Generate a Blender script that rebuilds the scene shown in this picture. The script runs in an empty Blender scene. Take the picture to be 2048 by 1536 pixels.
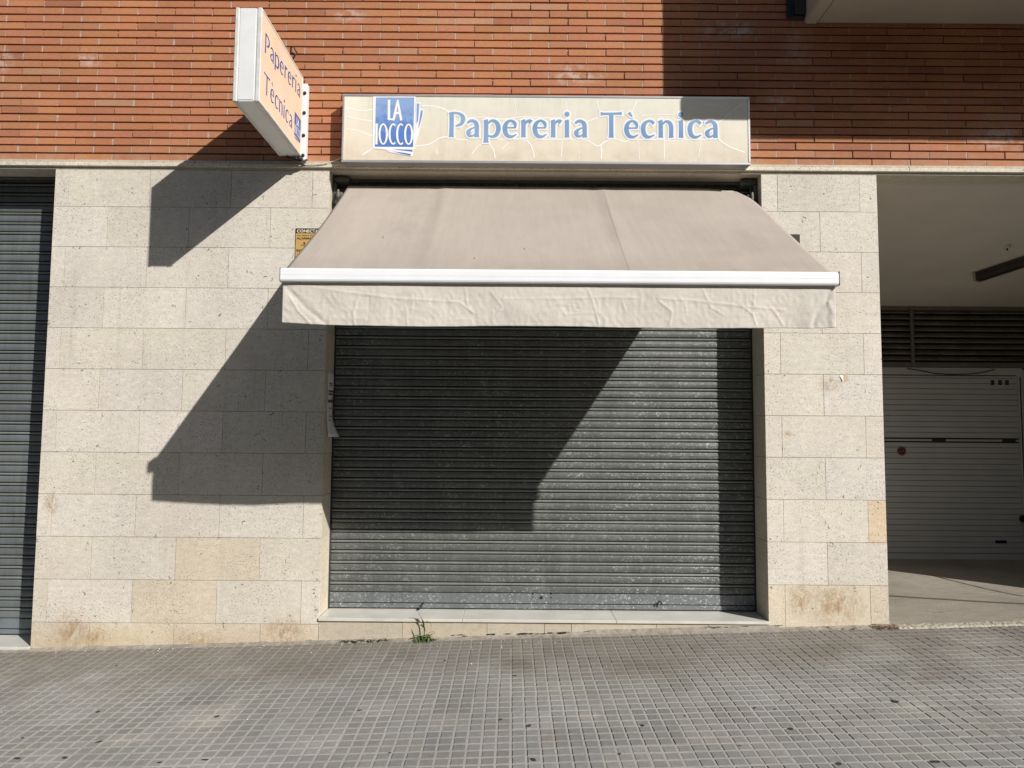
import bpy, math, random
from mathutils import Vector, Matrix, noise
random.seed(7)
sc = bpy.context.scene
col = sc.collection

# ------------------------------------------------------------------ camera
FPX, YAW, PIT, ROL = 1400.0, 0.0012, 0.0688, 0.0076
DIST, EYE = 5.0517, 1.49

def cam_dir(u, w, v):
    c, s = math.cos(ROL), math.sin(ROL); u, v = c*u - s*v, s*u + c*v
    c, s = math.cos(PIT), math.sin(PIT); w, v = c*w - s*v, s*w + c*v
    c, s = math.cos(YAW), math.sin(YAW); u, w = c*u - s*w, s*u + c*w
    return Vector((u, w, v))

cd = bpy.data.cameras.new('camera'); cam = bpy.data.objects.new('camera', cd); col.objects.link(cam)
rt, fw, up = cam_dir(1, 0, 0), cam_dir(0, 1, 0), cam_dir(0, 0, 1)
M = Matrix((rt, up, -fw)).transposed().to_4x4(); M.translation = Vector((0, -DIST, EYE))
cam.matrix_world = M
cd.sensor_width = 36; cd.lens = FPX/2048*36; cd.clip_start = 0.05; cd.clip_end = 400
sc.camera = cam

# ------------------------------------------------------------------ light
SUN = Vector((1.035, -1.0, 0.862)).normalized()
w = bpy.data.worlds.new('World'); sc.world = w; w.use_nodes = True
nt = w.node_tree; nt.nodes.clear()
sky = nt.nodes.new('ShaderNodeTexSky'); sky.sky_type = 'NISHITA'; sky.sun_disc = False
sky.sun_elevation = math.asin(SUN.z); sky.sun_rotation = math.atan2(SUN.x, SUN.y)
sky.air_density = 1.0; sky.dust_density = 1.5; sky.ozone_density = 1.0
bg = nt.nodes.new('ShaderNodeBackground'); bg.inputs[1].default_value = 0.068
wo = nt.nodes.new('ShaderNodeOutputWorld')
nt.links.new(sky.outputs[0], bg.inputs[0]); nt.links.new(bg.outputs[0], wo.inputs[0])
ld = bpy.data.lights.new('sun', 'SUN'); ld.energy = 5.0; ld.angle = math.radians(0.53); ld.color = (1.0, 0.955, 0.90)
sun = bpy.data.objects.new('sun', ld); col.objects.link(sun)
sun.rotation_euler = SUN.to_track_quat('Z', 'Y').to_euler()
sun.location = (6, -8, 9)
vs = sc.view_settings; vs.view_transform = 'Standard'; vs.look = 'None'; vs.gamma = 1.0; vs.exposure = 0.10
sc.render.resolution_x = 1024; sc.render.resolution_y = 768

# ------------------------------------------------------------------ helpers
def ray(x, y):
    return cam_dir((x-1024)/FPX, 1, -(y-768)/FPX)
def P(x, y, Y=0.0):                       # point of the photo on the plane at depth Y (wall face = 0)
    d = ray(x, y); t = (DIST+Y)/d.y; return Vector((d.x*t, Y, EYE+d.z*t))
def PX(x, y, X):
    d = ray(x, y); t = X/d.x; return Vector((X, d.y*t-DIST, EYE+d.z*t))
GX, GY, G0 = 0.0345, 0.015, 0.050
def gz(X, Y): return G0 + GX*X + GY*Y
def G(x, y):
    d = ray(x, y); t = (G0-GY*DIST-EYE)/(d.z-GX*d.x-GY*d.y)
    return Vector((d.x*t, d.y*t-DIST, EYE+d.z*t))
R = random.uniform

class MB:
    def __init__(s): s.v=[]; s.f=[]; s.m=[]; s.t=[]
    def face(s, pts, m=0, t=(1,1,1)):
        b=len(s.v); s.v += [tuple(p) for p in pts]; s.f.append(tuple(range(b, b+len(pts)))); s.m.append(m); s.t.append(t)
    def mesh(s, vs, fs, m=0, t=(1,1,1)):
        b=len(s.v); s.v += [tuple(p) for p in vs]
        for f in fs: s.f.append(tuple(i+b for i in f)); s.m.append(m); s.t.append(t)
    def box(s, x0,x1,y0,y1,z0,z1, m=0, t=(1,1,1), skip=''):
        v=[(x0,y0,z0),(x1,y0,z0),(x1,y1,z0),(x0,y1,z0),(x0,y0,z1),(x1,y0,z1),(x1,y1,z1),(x0,y1,z1)]
        fs={'b':(0,3,2,1),'t':(4,5,6,7),'f':(0,1,5,4),'r':(1,2,6,5),'k':(2,3,7,6),'l':(3,0,4,7)}
        s.mesh(v,[fs[k] for k in fs if k not in skip],m,t)
    def bbox(s, x0,x1,y0,y1,z0,z1, b=0.003, m=0, t=(1,1,1)):      # box with chamfered edges
        vs=[];idx={}
        X=(x0,x1);Y=(y0,y1);Z=(z0,z1)
        for i in (0,1):
            for j in (0,1):
                for k in (0,1):
                    sx,sy,sz=(1-2*i),(1-2*j),(1-2*k)
                    for a in range(3):
                        p=[X[i]+sx*b*(a!=0),Y[j]+sy*b*(a!=1),Z[k]+sz*b*(a!=2)]
                        idx[(i,j,k,a)]=len(vs);vs.append(p)
        fs=[]
        def q(a,b_,c,d): fs.append((a,b_,c,d))
        g=lambda i,j,k,a: idx[(i,j,k,a)]
        q(g(0,0,0,0),g(0,0,1,0),g(0,1,1,0),g(0,1,0,0)); q(g(1,0,0,0),g(1,1,0,0),g(1,1,1,0),g(1,0,1,0))
        q(g(0,0,0,1),g(1,0,0,1),g(1,0,1,1),g(0,0,1,1)); q(g(0,1,0,1),g(0,1,1,1),g(1,1,1,1),g(1,1,0,1))
        q(g(0,0,0,2),g(0,1,0,2),g(1,1,0,2),g(1,0,0,2)); q(g(0,0,1,2),g(1,0,1,2),g(1,1,1,2),g(0,1,1,2))
        for i in (0,1):
            for j in (0,1):
                q(g(i,j,0,0),g(i,j,0,1),g(i,j,1,1),g(i,j,1,0))
        for i in (0,1):
            for k in (0,1):
                q(g(i,0,k,0),g(i,0,k,2),g(i,1,k,2),g(i,1,k,0))
        for j in (0,1):
            for k in (0,1):
                q(g(0,j,k,1),g(0,j,k,2),g(1,j,k,2),g(1,j,k,1))
        for i in (0,1):
            for j in (0,1):
                for k in (0,1): fs.append((g(i,j,k,0),g(i,j,k,1),g(i,j,k,2)))
        s.mesh(vs,fs,m,t)
    def tube(s, pts, r, n=8, m=0, t=(1,1,1), cap=True):
        pts=[Vector(p) for p in pts]; rs = r if isinstance(r,(list,tuple)) else [r]*len(pts)
        vs=[];fs=[]
        for i,p in enumerate(pts):
            d=(pts[min(i+1,len(pts)-1)]-pts[max(i-1,0)]).normalized()
            a=d.cross(Vector((0,0,1)));
            if a.length<.05: a=d.cross(Vector((0,1,0)))
            a.normalize(); b=d.cross(a)
            for k in range(n):
                q=2*math.pi*k/n; vs.append(p+a*math.cos(q)*rs[i]+b*math.sin(q)*rs[i])
        for i in range(len(pts)-1):
            for k in range(n):
                fs.append((i*n+k,i*n+(k+1)%n,(i+1)*n+(k+1)%n,(i+1)*n+k))
        if cap: fs.append(tuple(range(n))[::-1]); fs.append(tuple(range((len(pts)-1)*n,len(pts)*n)))
        s.mesh(vs,fs,m,t)
    def cyl(s, c, ax, r, h, n=20, m=0, t=(1,1,1)):
        c=Vector(c); ax=Vector(ax).normalized(); s.tube([c,c+ax*h],r,n,m,t)
    def build(s, name, mats, parent=None, smooth=False, recalc=True):
        me=bpy.data.meshes.new(name); me.from_pydata(s.v,[],s.f); 
        if not isinstance(mats,(list,tuple)): mats=[mats]
        for m_ in mats: me.materials.append(m_)
        me.polygons.foreach_set('material_index', s.m)
        ca=me.color_attributes.new('tone','FLOAT_COLOR','CORNER'); d=[]
        for f,t in zip(s.f,s.t): d += [t[0],t[1],t[2],1.0]*len(f)
        ca.data.foreach_set('color', d)
        if recalc:
            import bmesh
            bm=bmesh.new(); bm.from_mesh(me); bmesh.ops.recalc_face_normals(bm, faces=bm.faces); bm.to_mesh(me); bm.free()
        me.polygons.foreach_set('use_smooth',[smooth]*len(me.polygons))
        me.update()
        o=bpy.data.objects.new(name, me); col.objects.link(o)
        if parent: o.parent=parent
        return o

def tag(o, label=None, cat=None, group=None, kind=None):
    if label: o['label']=label
    if cat: o['category']=cat
    if group: o['group']=group
    if kind: o['kind']=kind
    return o
def thing(name, label, cat, group=None):
    o=bpy.data.objects.new(name,None); o.empty_display_size=.2; col.objects.link(o); return tag(o,label,cat,group)

# ---- node material helper
class N:
    def __init__(s, name):
        s.m=bpy.data.materials.new(name); s.m.use_nodes=True; s.t=s.m.node_tree; s.n=s.t.nodes; s.n.clear()
        s.o=s.n.new('ShaderNodeOutputMaterial'); s.b=s.n.new('ShaderNodeBsdfPrincipled'); s.t.links.new(s.b.outputs[0],s.o.inputs[0])
        tc=s.n.new('ShaderNodeTexCoord'); s.co=tc.outputs['Object']
        s.b.inputs['Specular IOR Level'].default_value=.3
    def L(s,a,b): s.t.links.new(a,b)
    def inp(s,sock,v):
        if isinstance(v,bpy.types.NodeSocket): s.L(v,sock)
        else: sock.default_value = v
    def rgb(s,c): n=s.n.new('ShaderNodeRGB'); n.outputs[0].default_value=(*c,1); return n.outputs[0]
    def scale(s,v,k):
        n=s.n.new('ShaderNodeVectorMath'); n.operation='MULTIPLY'; s.L(v,n.inputs[0]); n.inputs[1].default_value=k; return n.outputs[0]
    def noise(s,sc_,det=3,rough=.5,vec=None,out='Fac'):
        n=s.n.new('ShaderNodeTexNoise'); n.inputs['Scale'].default_value=sc_; n.inputs['Detail'].default_value=det; n.inputs['Roughness'].default_value=rough
        s.L(vec or s.co,n.inputs['Vector']); return n.outputs[out]
    def voro(s,sc_,vec=None,feature='F1',out='Distance',rnd=1.0):
        n=s.n.new('ShaderNodeTexVoronoi'); n.feature=feature; n.inputs['Scale'].default_value=sc_; n.inputs['Randomness'].default_value=rnd
        s.L(vec or s.co,n.inputs['Vector']); return n.outputs[out]
    def ramp(s,v,a,b,c=0.0,d=1.0,smooth=True):
        n=s.n.new('ShaderNodeMapRange'); n.interpolation_type='SMOOTHSTEP' if smooth else 'LINEAR'
        s.L(v,n.inputs['Value']); n.inputs['From Min'].default_value=a; n.inputs['From Max'].default_value=b
        n.inputs['To Min'].default_value=c; n.inputs['To Max'].default_value=d; return n.outputs['Result']
    def math(s,op,a,b=0.0):
        n=s.n.new('ShaderNodeMath'); n.operation=op; s.inp(n.inputs[0],a); s.inp(n.inputs[1],b); return n.outputs[0]
    def mix(s,f,a,b,mode='MIX'):
        n=s.n.new('ShaderNodeMix'); n.data_type='RGBA'; n.blend_type=mode; s.inp(n.inputs[0],f)
        for i,v in ((6,a),(7,b)):
            if isinstance(v,bpy.types.NodeSocket): s.L(v,n.inputs[i])
            else: n.inputs[i].default_value=(*v,1)
        return n.outputs[2]
    def mul(s,c,v):   # colour * scalar
        n=s.n.new('ShaderNodeVectorMath'); n.operation='SCALE'; s.L(c,n.inputs[0]); s.inp(n.inputs['Scale'],v); return n.outputs[0]
    def tone(s): n=s.n.new('ShaderNodeAttribute'); n.attribute_name='tone'; return n.outputs['Color']
    def sep(s,i): n=s.n.new('ShaderNodeSeparateXYZ'); s.L(s.co,n.inputs[0]); return n.outputs[i]
    def spot(s,c,r,lo=0.0):      # soft elliptic mask round a point
        n=s.n.new('ShaderNodeVectorMath'); n.operation='SUBTRACT'; s.L(s.co,n.inputs[0]); n.inputs[1].default_value=c
        m=s.n.new('ShaderNodeVectorMath'); m.operation='DIVIDE'; s.L(n.outputs[0],m.inputs[0]); m.inputs[1].default_value=r
        l=s.n.new('ShaderNodeVectorMath'); l.operation='LENGTH'; s.L(m.outputs[0],l.inputs[0])
        return s.ramp(l.outputs['Value'],1.0,lo,0,1)
    def spots(s,lst):
        o=None
        for c,r in lst:
            k=s.spot(c,r); o = k if o is None else s.math('MAXIMUM',o,k)
        return o
    def bump(s,h,dist=.002,st=1.0):
        n=s.n.new('ShaderNodeBump'); n.inputs['Distance'].default_value=dist; n.inputs['Strength'].default_value=st; s.L(h,n.inputs['Height']); s.L(n.outputs[0],s.b.inputs['Normal'])
    def fin(s,colr,rough=.8,metal=0.0):
        if isinstance(colr,bpy.types.NodeSocket): s.L(colr,s.b.inputs['Base Color'])
        else: s.b.inputs['Base Color'].default_value=(*colr,1)
        s.inp(s.b.inputs['Roughness'],rough); s.b.inputs['Metallic'].default_value=metal
        return s.m

def plain(name,c,rough=.6,metal=0.0,var=.12,sc_=12,spec=.3,bump=0):
    k=N(name); n=k.noise(sc_,4,.6); f=k.ramp(n,.3,.7,1-var,1+var,False)
    if spec!=.3: k.b.inputs['Specular IOR Level'].default_value=spec
    if bump: k.bump(k.noise(sc_*12,3,.6),bump)
    return k.fin(k.mul(k.rgb(c),f),rough,metal)

# travertine-like limestone cladding
def stone(name, base, stains=True, pit=1.0):
    k=N(name); c=k.mix(1.0,k.rgb(base),k.tone(),'MULTIPLY')
    big=k.noise(1.7,4,.6); c=k.mul(c,k.ramp(big,.3,.7,.93,1.06,False))
    st=k.scale(k.co,(1,1,1.9)); mid=k.noise(17,5,.65,st); c=k.mul(c,k.ramp(mid,.3,.7,.88,1.08,False))
    vn=k.noise(3.5,4,.65,k.scale(k.co,(1,1,7))); c=k.mix(k.ramp(vn,.50,.72,0,.22),c,(.56,.49,.38))
    rn=k.noise(5,4,.7,k.scale(k.co,(2.2,1,.12))); c=k.mul(c,k.ramp(rn,.52,.75,1.0,.90))
    fine=k.noise(85,4,.7); c=k.mul(c,k.ramp(fine,.25,.75,.82,1.13,False))
    dens=k.ramp(k.noise(3.1,2,.5),.35,.62,0,1)
    # small sponge-like voids, denser in some blocks
    v1=k.noise(75,2,.5,k.scale(k.co,(1,1,1.35))); p1=k.math('MULTIPLY',k.ramp(v1,.585,.66,0,1),k.math('MULTIPLY_ADD',dens,.75))
    k.n[-1].inputs[2].default_value=.10
    v2=k.voro(23,k.mix(.08,k.co,k.noise(30,2,.5,None,'Color'))); 
    rnd=k.ramp(k.noise(9,1,.5),.52,.60,0,1)
    p2=k.math('MULTIPLY',k.ramp(v2,.19,.12,0,1),rnd)
    pits=k.math('MAXIMUM',k.math('MULTIPLY',p1,.42*pit),k.math('MULTIPLY',p2,.75*pit))
    c=k.mix(pits,c,(.17,.14,.11))
    c=k.mix(k.math('MULTIPLY',k.ramp(k.noise(2.3,3,.6),.52,.75,0,1),.22),c,(.50,.43,.34))
    if stains:
        sp=k.spots([((-3.1,0,.05),(.20,.5,.22)),((-2.95,0,.0),(.20,.5,.14)),((-1.60,0,.06),(.24,.5,.16)),((-2.2,0,.0),(.3,.5,.10)),((2.3,0,.28),(.3,.6,.22)),((2.05,0,.32),(.14,.6,.16)),((-3.3,0,.95),(.08,.5,.13)),((2.30,0,1.86),(.10,.6,.09)),((1.98,0,1.49),(.05,.5,.03))])
        nn=k.ramp(k.noise(16,6,.8,k.scale(k.co,(1.3,1,.8))),.38,.62,0,1)
        c=k.mix(k.math('MULTIPLY',k.math('MULTIPLY',sp,nn),.9),c,(.33,.20,.09))
        low=k.ramp(k.sep(2),.16,-.05,0,1); c=k.mix(k.math('MULTIPLY',low,k.ramp(k.noise(5,4,.7),.3,.7,.1,.5)),c,(.45,.34,.2))
    h=k.math('SUBTRACT',k.math('MULTIPLY',fine,.35),pits); k.bump(h,.0016,.9)
    return k.fin(c,.75)

MS = stone('limestone',(.665,.622,.550),True,1.15)
M_SK = stone('yellow_limestone',(.52,.455,.35),False,.3)
M_LEDGE = stone('ledge_stone',(.60,.555,.47),False,1.0)
M_REV = stone('reveal_stone',(.60,.545,.45),False,.15)
M_JOINT = plain('joint_mortar',(.16,.14,.12),.9)

k=N('brick'); c=k.mix(1.0,k.rgb((.445,.190,.097)),k.tone(),'MULTIPLY')
c=k.mul(c,k.ramp(k.noise(1.3,4,.6),.3,.7,.90,1.08,False)); c=k.mul(c,k.ramp(k.noise(60,4,.7,k.scale(k.co,(.5,1,1.5))),.25,.75,.84,1.14,False))
sp=k.spots([(tuple(P(175,118)),(.16,.5,.10)),(tuple(P(8,122)),(.10,.5,.12)),(tuple(P(1460,62)),(.34,.5,.12)),(tuple(P(1590,95)),(.12,.5,.17)),(tuple(P(1150,150)),(.3,.5,.12)),(tuple(P(1560,200)),(.15,.5,.06)),(tuple(P(700,30)),(.2,.5,.08)),((-3.2,0,4.9),(.5,.5,.2)),((3.6,0,3.7),(.4,.5,.15))])
ef=k.math('MULTIPLY',sp,k.ramp(k.noise(13,5,.75),.42,.62,0,1)); c=k.mix(k.math('MULTIPLY',ef,.8),c,(.60,.50,.46)); gr_=k.ramp(k.noise(.7,5,.7,k.scale(k.co,(1,1,.45))),.48,.72,0,.35); c=k.mix(gr_,c,(.28,.15,.08)); lw=k.math('MULTIPLY',k.ramp(k.sep(2),3.62,3.47,0,1),k.ramp(k.noise(6,5,.75),.4,.65,0,.45)); c=k.mix(lw,c,(.42,.32,.22))
k.bump(k.noise(90,4,.7,k.scale(k.co,(.4,1,1.6))),.0012,.8); M_BRICK=k.fin(c,.85)
M_MORT = plain('brick_mortar',(.40,.35,.29),.95,var=.25,sc_=40,bump=.001)

# galvanised shutter steel: spangled slats
def shutter(name,base,fleck,amt):
    k=N(name); w_=k.mix(.012,k.co,k.noise(60,2,.5,None,'Color'))
    v=k.voro(85,k.scale(w_,(.75,1,1)),out='Color'); s_=k.n.new('ShaderNodeSeparateColor'); k.L(v,s_.inputs[0])
    f=k.ramp(s_.outputs[0],.58,.90,0,1); g=k.ramp(k.noise(95,2,.6),.46,.60,0,1)
    patch=k.ramp(k.noise(2.2,3,.6),.35,.65,.35,1)
    c=k.mul(k.rgb(base),k.ramp(k.noise(5,4,.6),.3,.7,.86,1.12,False)); c=k.mix(k.math('MULTIPLY',k.math('MULTIPLY',k.math('MULTIPLY',f,g),patch),amt),c,fleck)
    c=k.mix(1.0,c,k.tone(),'MULTIPLY')
    streak=k.noise(14,3,.6,k.scale(k.co,(2.5,1,.12))); c=k.mul(c,k.ramp(streak,.3,.7,.90,1.07,False)); dr=k.ramp(k.noise(7,4,.7,k.scale(k.co,(2,1,.25))),.58,.74,0,.35); c=k.mix(dr,c,(.10,.095,.085))
    k.b.inputs['Specular IOR Level'].default_value=.4
    k.bump(k.noise(2.6,3,.5),.006,.5)
    return k.fin(c,.5,.45)
M_SHUT = shutter('galvanised_steel',(.162,.170,.166),(.48,.50,.485),.85)
M_BEAD = shutter('interlock_bead_steel',(.17,.18,.172),(.30,.32,.31),.2)
M_SHUT2 = shutter('plain_shutter_steel',(.20,.225,.235),(.32,.33,.33),.25)
M_MARB = plain('white_marble',(.60,.59,.54),.35,var=.10,sc_=5,spec=.4)
M_BLACK = plain('black_rubber',(.02,.02,.02),.6)
M_DARKM = plain('dark_metal',(.06,.06,.055),.5,.4)
M_CONC = None
k=N('driveway_concrete'); c=k.rgb((.34,.31,.26)); c=k.mul(c,k.ramp(k.noise(1.5,5,.6),.3,.7,.82,1.12,False)); c=k.mul(c,k.ramp(k.noise(140,4,.8,k.scale(k.co,(.6,1,1))),.25,.75,.55,1.35,False))
dj=k.noise(22,3,.6,k.scale(k.co,(.35,1,1))); c=k.mul(c,k.ramp(dj,.3,.7,.85,1.1,False)); k.bump(k.noise(140,4,.8),.003,.8); ty=k.ramp(k.noise(1.1,5,.7,k.scale(k.co,(1,.3,1))),.5,.7,0,.35); c=k.mix(ty,c,(.13,.115,.095)); oil=k.ramp(k.noise(5,5,.75),.62,.7,0,.5); c=k.mix(oil,c,(.12,.10,.08)); M_CONC=k.fin(c,.9)
M_SOFF = plain('painted_render',(.34,.30,.24),.85,var=.08,sc_=2)
M_CEIL = plain('ceiling_paint',(.66,.61,.54),.85,var=.08,sc_=1.2)
M_GDOOR = plain('garage_door_paint',(.50,.50,.475),.5,var=.06,sc_=3)
M_ALU = plain('anodised_aluminium',(.55,.55,.56),.35,.6,var=.05,sc_=6)
M_WHITE = plain('white_lacquer',(.85,.87,.89),.35,var=.03,sc_=6,spec=.5)

# awning cloth
k=N('beige_acrylic_cloth'); c=k.rgb((.40,.357,.312)); c=k.mul(c,k.ramp(k.noise(1.4,5,.6),.3,.7,.92,1.07,False))
st=k.noise(30,4,.7,k.scale(k.co,(1,.08,.08))); c=k.mul(c,k.ramp(st,.3,.7,.95,1.035,False)); ws=k.ramp(k.noise(2.3,5,.7,k.scale(k.co,(1,.6,.6))),.52,.70,0,.30); c=k.mix(ws,c,(.30,.265,.225)); lo=k.math('MULTIPLY',k.ramp(k.sep(1),-1.0,-1.25,0,1),k.ramp(k.noise(6,4,.7),.3,.7,.1,.45)); c=k.mix(lo,c,(.28,.24,.20))
sp=k.ramp(k.voro(4.5),.05,.02,0,1); c=k.mix(k.math('MULTIPLY',sp,.35),c,(.22,.17,.13)); c=k.mix(1.0,c,k.tone(),'MULTIPLY')
wv=k.noise(400,2,.5); k.bump(wv,.0004,.6); M_CLOTH=k.fin(c,.85)
k=N('valance_cloth'); c=k.rgb((.60,.565,.505)); c=k.mul(c,k.ramp(k.noise(3,4,.6),.3,.7,.93,1.06,False))
th=k.noise(55,3,.6,k.scale(k.co,(1.5,1,.25))); th2=k.noise(55,3,.6,k.scale(k.co,(.2,1,1.6))); c=k.mul(c,k.ramp(k.math('ADD',th,th2),.7,1.3,.94,1.06,False))
pk=k.ramp(k.noise(6,4,.7),.6,.72,0,.25); c=k.mix(pk,c,(.55,.42,.38)); k.bump(k.noise(35,4,.65),.0022,.6); M_VAL=k.fin(c,.85)

# pavement tiles and dust-filled grooves
def pave(name, base, dirt=1.0):
    k=N(name); c=k.mix(1.0,k.rgb(base),k.tone(),'MULTIPLY')
    c=k.mul(c,k.ramp(k.noise(.9,5,.6),.3,.7,.86,1.12,False)); c=k.mul(c,k.ramp(k.noise(38,4,.7),.25,.75,.86,1.13,False)); c=k.mul(c,k.ramp(k.noise(320,2,.6),.2,.8,.8,1.2,False))
    near=k.ramp(k.math('ADD',k.sep(1),k.ramp(k.noise(1.6,4,.65),.2,.8,-.55,.55,False)),-1.05,-.25,0,1)
    c=k.mix(k.math('MULTIPLY',near,.55*dirt),c,(.150,.128,.100))
    br=k.ramp(k.noise(2.4,5,.7),.55,.75,0,.4*dirt); c=k.mix(br,c,(.20,.16,.11))
    lt=k.ramp(k.noise(1.15,6,.72,k.scale(k.co,(1,1.4,1))),.60,.74,0,.32); c=k.mix(lt,c,(.42,.39,.33))
    def gp(x,y,a,b): q=G(x,y); return ((q.x,q.y,q.z),(a,b,.5))
    pl=k.math('MULTIPLY',k.spots([gp(410,1445,.20,.28),gp(450,1420,.12,.2),gp(1850,1412,.22,.14),gp(1180,1430,.10,.12),gp(1900,1430,.25,.08),gp(250,1480,.2,.1)]),k.ramp(k.noise(6,5,.7),.35,.6,0,1)); c=k.mix(k.math('MULTIPLY',pl,.6),c,(.46,.44,.38))
    dk=k.math('MULTIPLY',k.spots([gp(1850,1345,.5,.25),gp(60,1340,.5,.35),gp(1300,1335,.6,.3),gp(560,1345,.8,.3),gp(1000,1330,.5,.25),gp(1650,1300,.5,.2),gp(80,1312,.35,.12)]),k.ramp(k.noise(3.5,6,.72),.35,.65,0,1)); c=k.mix(k.math('MULTIPLY',dk,.55*dirt),c,(.13,.105,.075))
    k.bump(k.noise(150,4,.7),.0012,.7); return k.fin(c,.85)
M_PAD = pave("paving_tile",(.268,.266,.250)); M_GROOVE = pave('groove_dust',(.40,.388,.355),.9)
M_ROAD = plain('asphalt',(.06,.06,.06),.9,var=.2,sc_=4)
M_KERB = plain('kerb_granite',(.3,.29,.27),.85,var=.15,sc_=30)
M_GUM = plain('old_gum',(.045,.042,.038),.8)
M_FILL = plain('mortar_fillet',(.30,.275,.235),.95,var=.3,sc_=18,bump=.004)

# ------------------------------------------------------------------ building
XL, XR = -3.389, -1.362         # stone wall between the two shutters
QL, QR = 1.822, 2.672           # stone pillar
GR = 5.88                       # right jamb of the garage
ZT = 3.405                      # top of the stone cladding
K0 = 3.1252                     # first bed joint
REC = .265
bld = thing('apartment_building','orange brick apartment building over pale limestone ground floor with closed shutters','building')

def cladding(mb, x0, x1, left_ref, odd_joints, even_joints, zb):
    zs=[ZT]+[K0-.3*i for i in range(11)]; zs=[z for z in zs if z>zb+.02]+[zb]
    for i in range(len(zs)-1):
        js=[x0]+[j for j in (even_joints if i%2==0 else odd_joints) if x0<j<x1]+[x1]
        for a,b in zip(js[:-1],js[1:]):
            g=.0014; r=R(.94,1.04); t=(r*R(.992,1.006),r,r*R(.96,1.015))
            zz0,zz1=zs[i+1]+g,zs[i]-g; yy=R(-.0011,.0009)
            if i==len(zs)-2: zz0=zb
            yield mb,a+g*(a!=x0),b-g*(b!=x1),zz0,zz1,yy,t,i
def ground_front(x): return gz(x,0)-.02

# left wall: even courses .1 .6 .6 .6, odd courses .4 .6 .6
mb=MB()
J11=[P(178,1270).x,P(347,1270).x,P(520,1270).x]
tones={(10,0):(.90,.84,.74),(8,0):(.95,.9,.8)}
for m_,a,b,z0,z1,y,t,i in cladding(mb,XL,XR,0,[XL+.398+.6*q for q in range(3)],[XL+.1+.6*q for q in range(4)],-.16):
    if i==11: a,b=[(XL,J11[0]-.0014),(J11[0]+.0014,J11[1]-.0014),(J11[1]+.0014,J11[2]-.0014),(J11[2]+.0014,XR)][min(3,int(round((a-XL)/.6)))]
    if i==11: t=(t[0]*.96,t[1]*.91,t[2]*.82)
    if (i==9 and -2.5<a<-2.3) or (i==10 and -2.8<a<-2.6): t=(.93,.88,.79)
    elif i in (9,10): t=(t[0]*.99,t[1]*.985,t[2]*.96)
    m_.box(a,b,y,.03,z0,z1,0,t)
mb.box(XL+.006,XR-.006,.005,.60,-.3,ZT-.004,1)
zs=[ZT]+[K0-.3*i for i in range(11)]
for i in range(11):
    z0=zs[i+1]+.0013; z1=zs[i]-.0013; t=R(.94,1.04)
    if i==10: z0=.1725
    mb.box(XR-.03,XR+R(-.0004,.0006),.0315,.62,z0,z1,2,(t,t,t*.97))
    mb.box(XL-R(-.0004,.0006),XL+.03,.0315,.62,z0 if i<10 else -.04,z1,2,(t,t,t*.97))
mb.build('stone_wall',[MS,M_JOINT,M_REV],bld)
# pillar
mb=MB()
for m_,a,b,z0,z1,y,t,i in cladding(mb,QL,QR,0,[QL+.425],[QL+.118,QR-.128],-.02):
    if i==8 and b>QR-.01: t=(.99,.87,.70); y=.0005
    if i==10: t=(t[0]*.95,t[1]*.90,t[2]*.80)
    if i==10 and b>QR-.01: z0=.158
    m_.box(a,b,y,.03,z0,z1,0,t)
mb.box(QL+.006,QR-.006,.005,.60,-.3,ZT-.004,1)
for i in range(11):
    z0=zs[i+1]+.0013; z1=zs[i]-.0013; t=R(.94,1.04)
    if i==10: z0=.1725
    mb.box(QL-R(-.0004,.0006),QL+.03,.0315,.62,z0,z1,2,(t,t,t*.97))
    mb.box(QR-.03,QR+R(-.0004,.0006),.0315,.30,z0,z1,2,(t,t,t*.97)); mb.box(QR-.03,QR-.001,.3005,2.72,z0-.0013,z1+.0013,2,(.4,.4,.4))  # garage side wall darkened in its colour to keep the recess dim
mb.box(QL+.006,QR-.006,.6,2.72,-.3,ZT-.004,1)
mb.build('stone_pillar',[MS,M_JOINT,M_REV],bld)
# pillars outside the frame: beyond the garage and beyond the left shutter
for x0,x1 in ((GR,8.5),(-8.5,-6.4)):
    mb=MB()
    for m_,a,b,z0,z1,y,t,i in cladding(mb,x0,x1,0,[x0+.425+.6*q for q in range(5)],[x0+.12+.6*q for q in range(5)],-.4): m_.box(a,b,y,.03,z0,z1,0,t)
    mb.box(x0+.004,x1-.006,.005,2.72,-.5,ZT-.004,1); mb.build('stone_wall',[MS,M_JOINT],bld)

# ledge between stone and brick: dirty upper band, brighter lower fillet
mb=MB()
x=-8.5
while x<8.5:
    L_=R(1.1,1.5); x2=min(x+L_,8.5); t=R(.92,1.05); g=.0008
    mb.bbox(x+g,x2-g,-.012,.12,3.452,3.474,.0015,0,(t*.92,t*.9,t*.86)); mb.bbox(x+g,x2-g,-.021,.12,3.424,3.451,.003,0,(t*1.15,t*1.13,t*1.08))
    x=x2
mb.build('stone_ledge',[M_LEDGE],bld)
# lintels (soffits) over the three openings
mb=MB()
mb.box(-8.5,8.5,.0,.165,3.407,3.4235,0); 
for a,b in ((-6.4,XL),(XR,QL)): 
    mb.box(a,b,.166,.20,3.395,3.43,1)
mb.build('stone_lintel',[M_REV,M_JOINT],bld)

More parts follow.
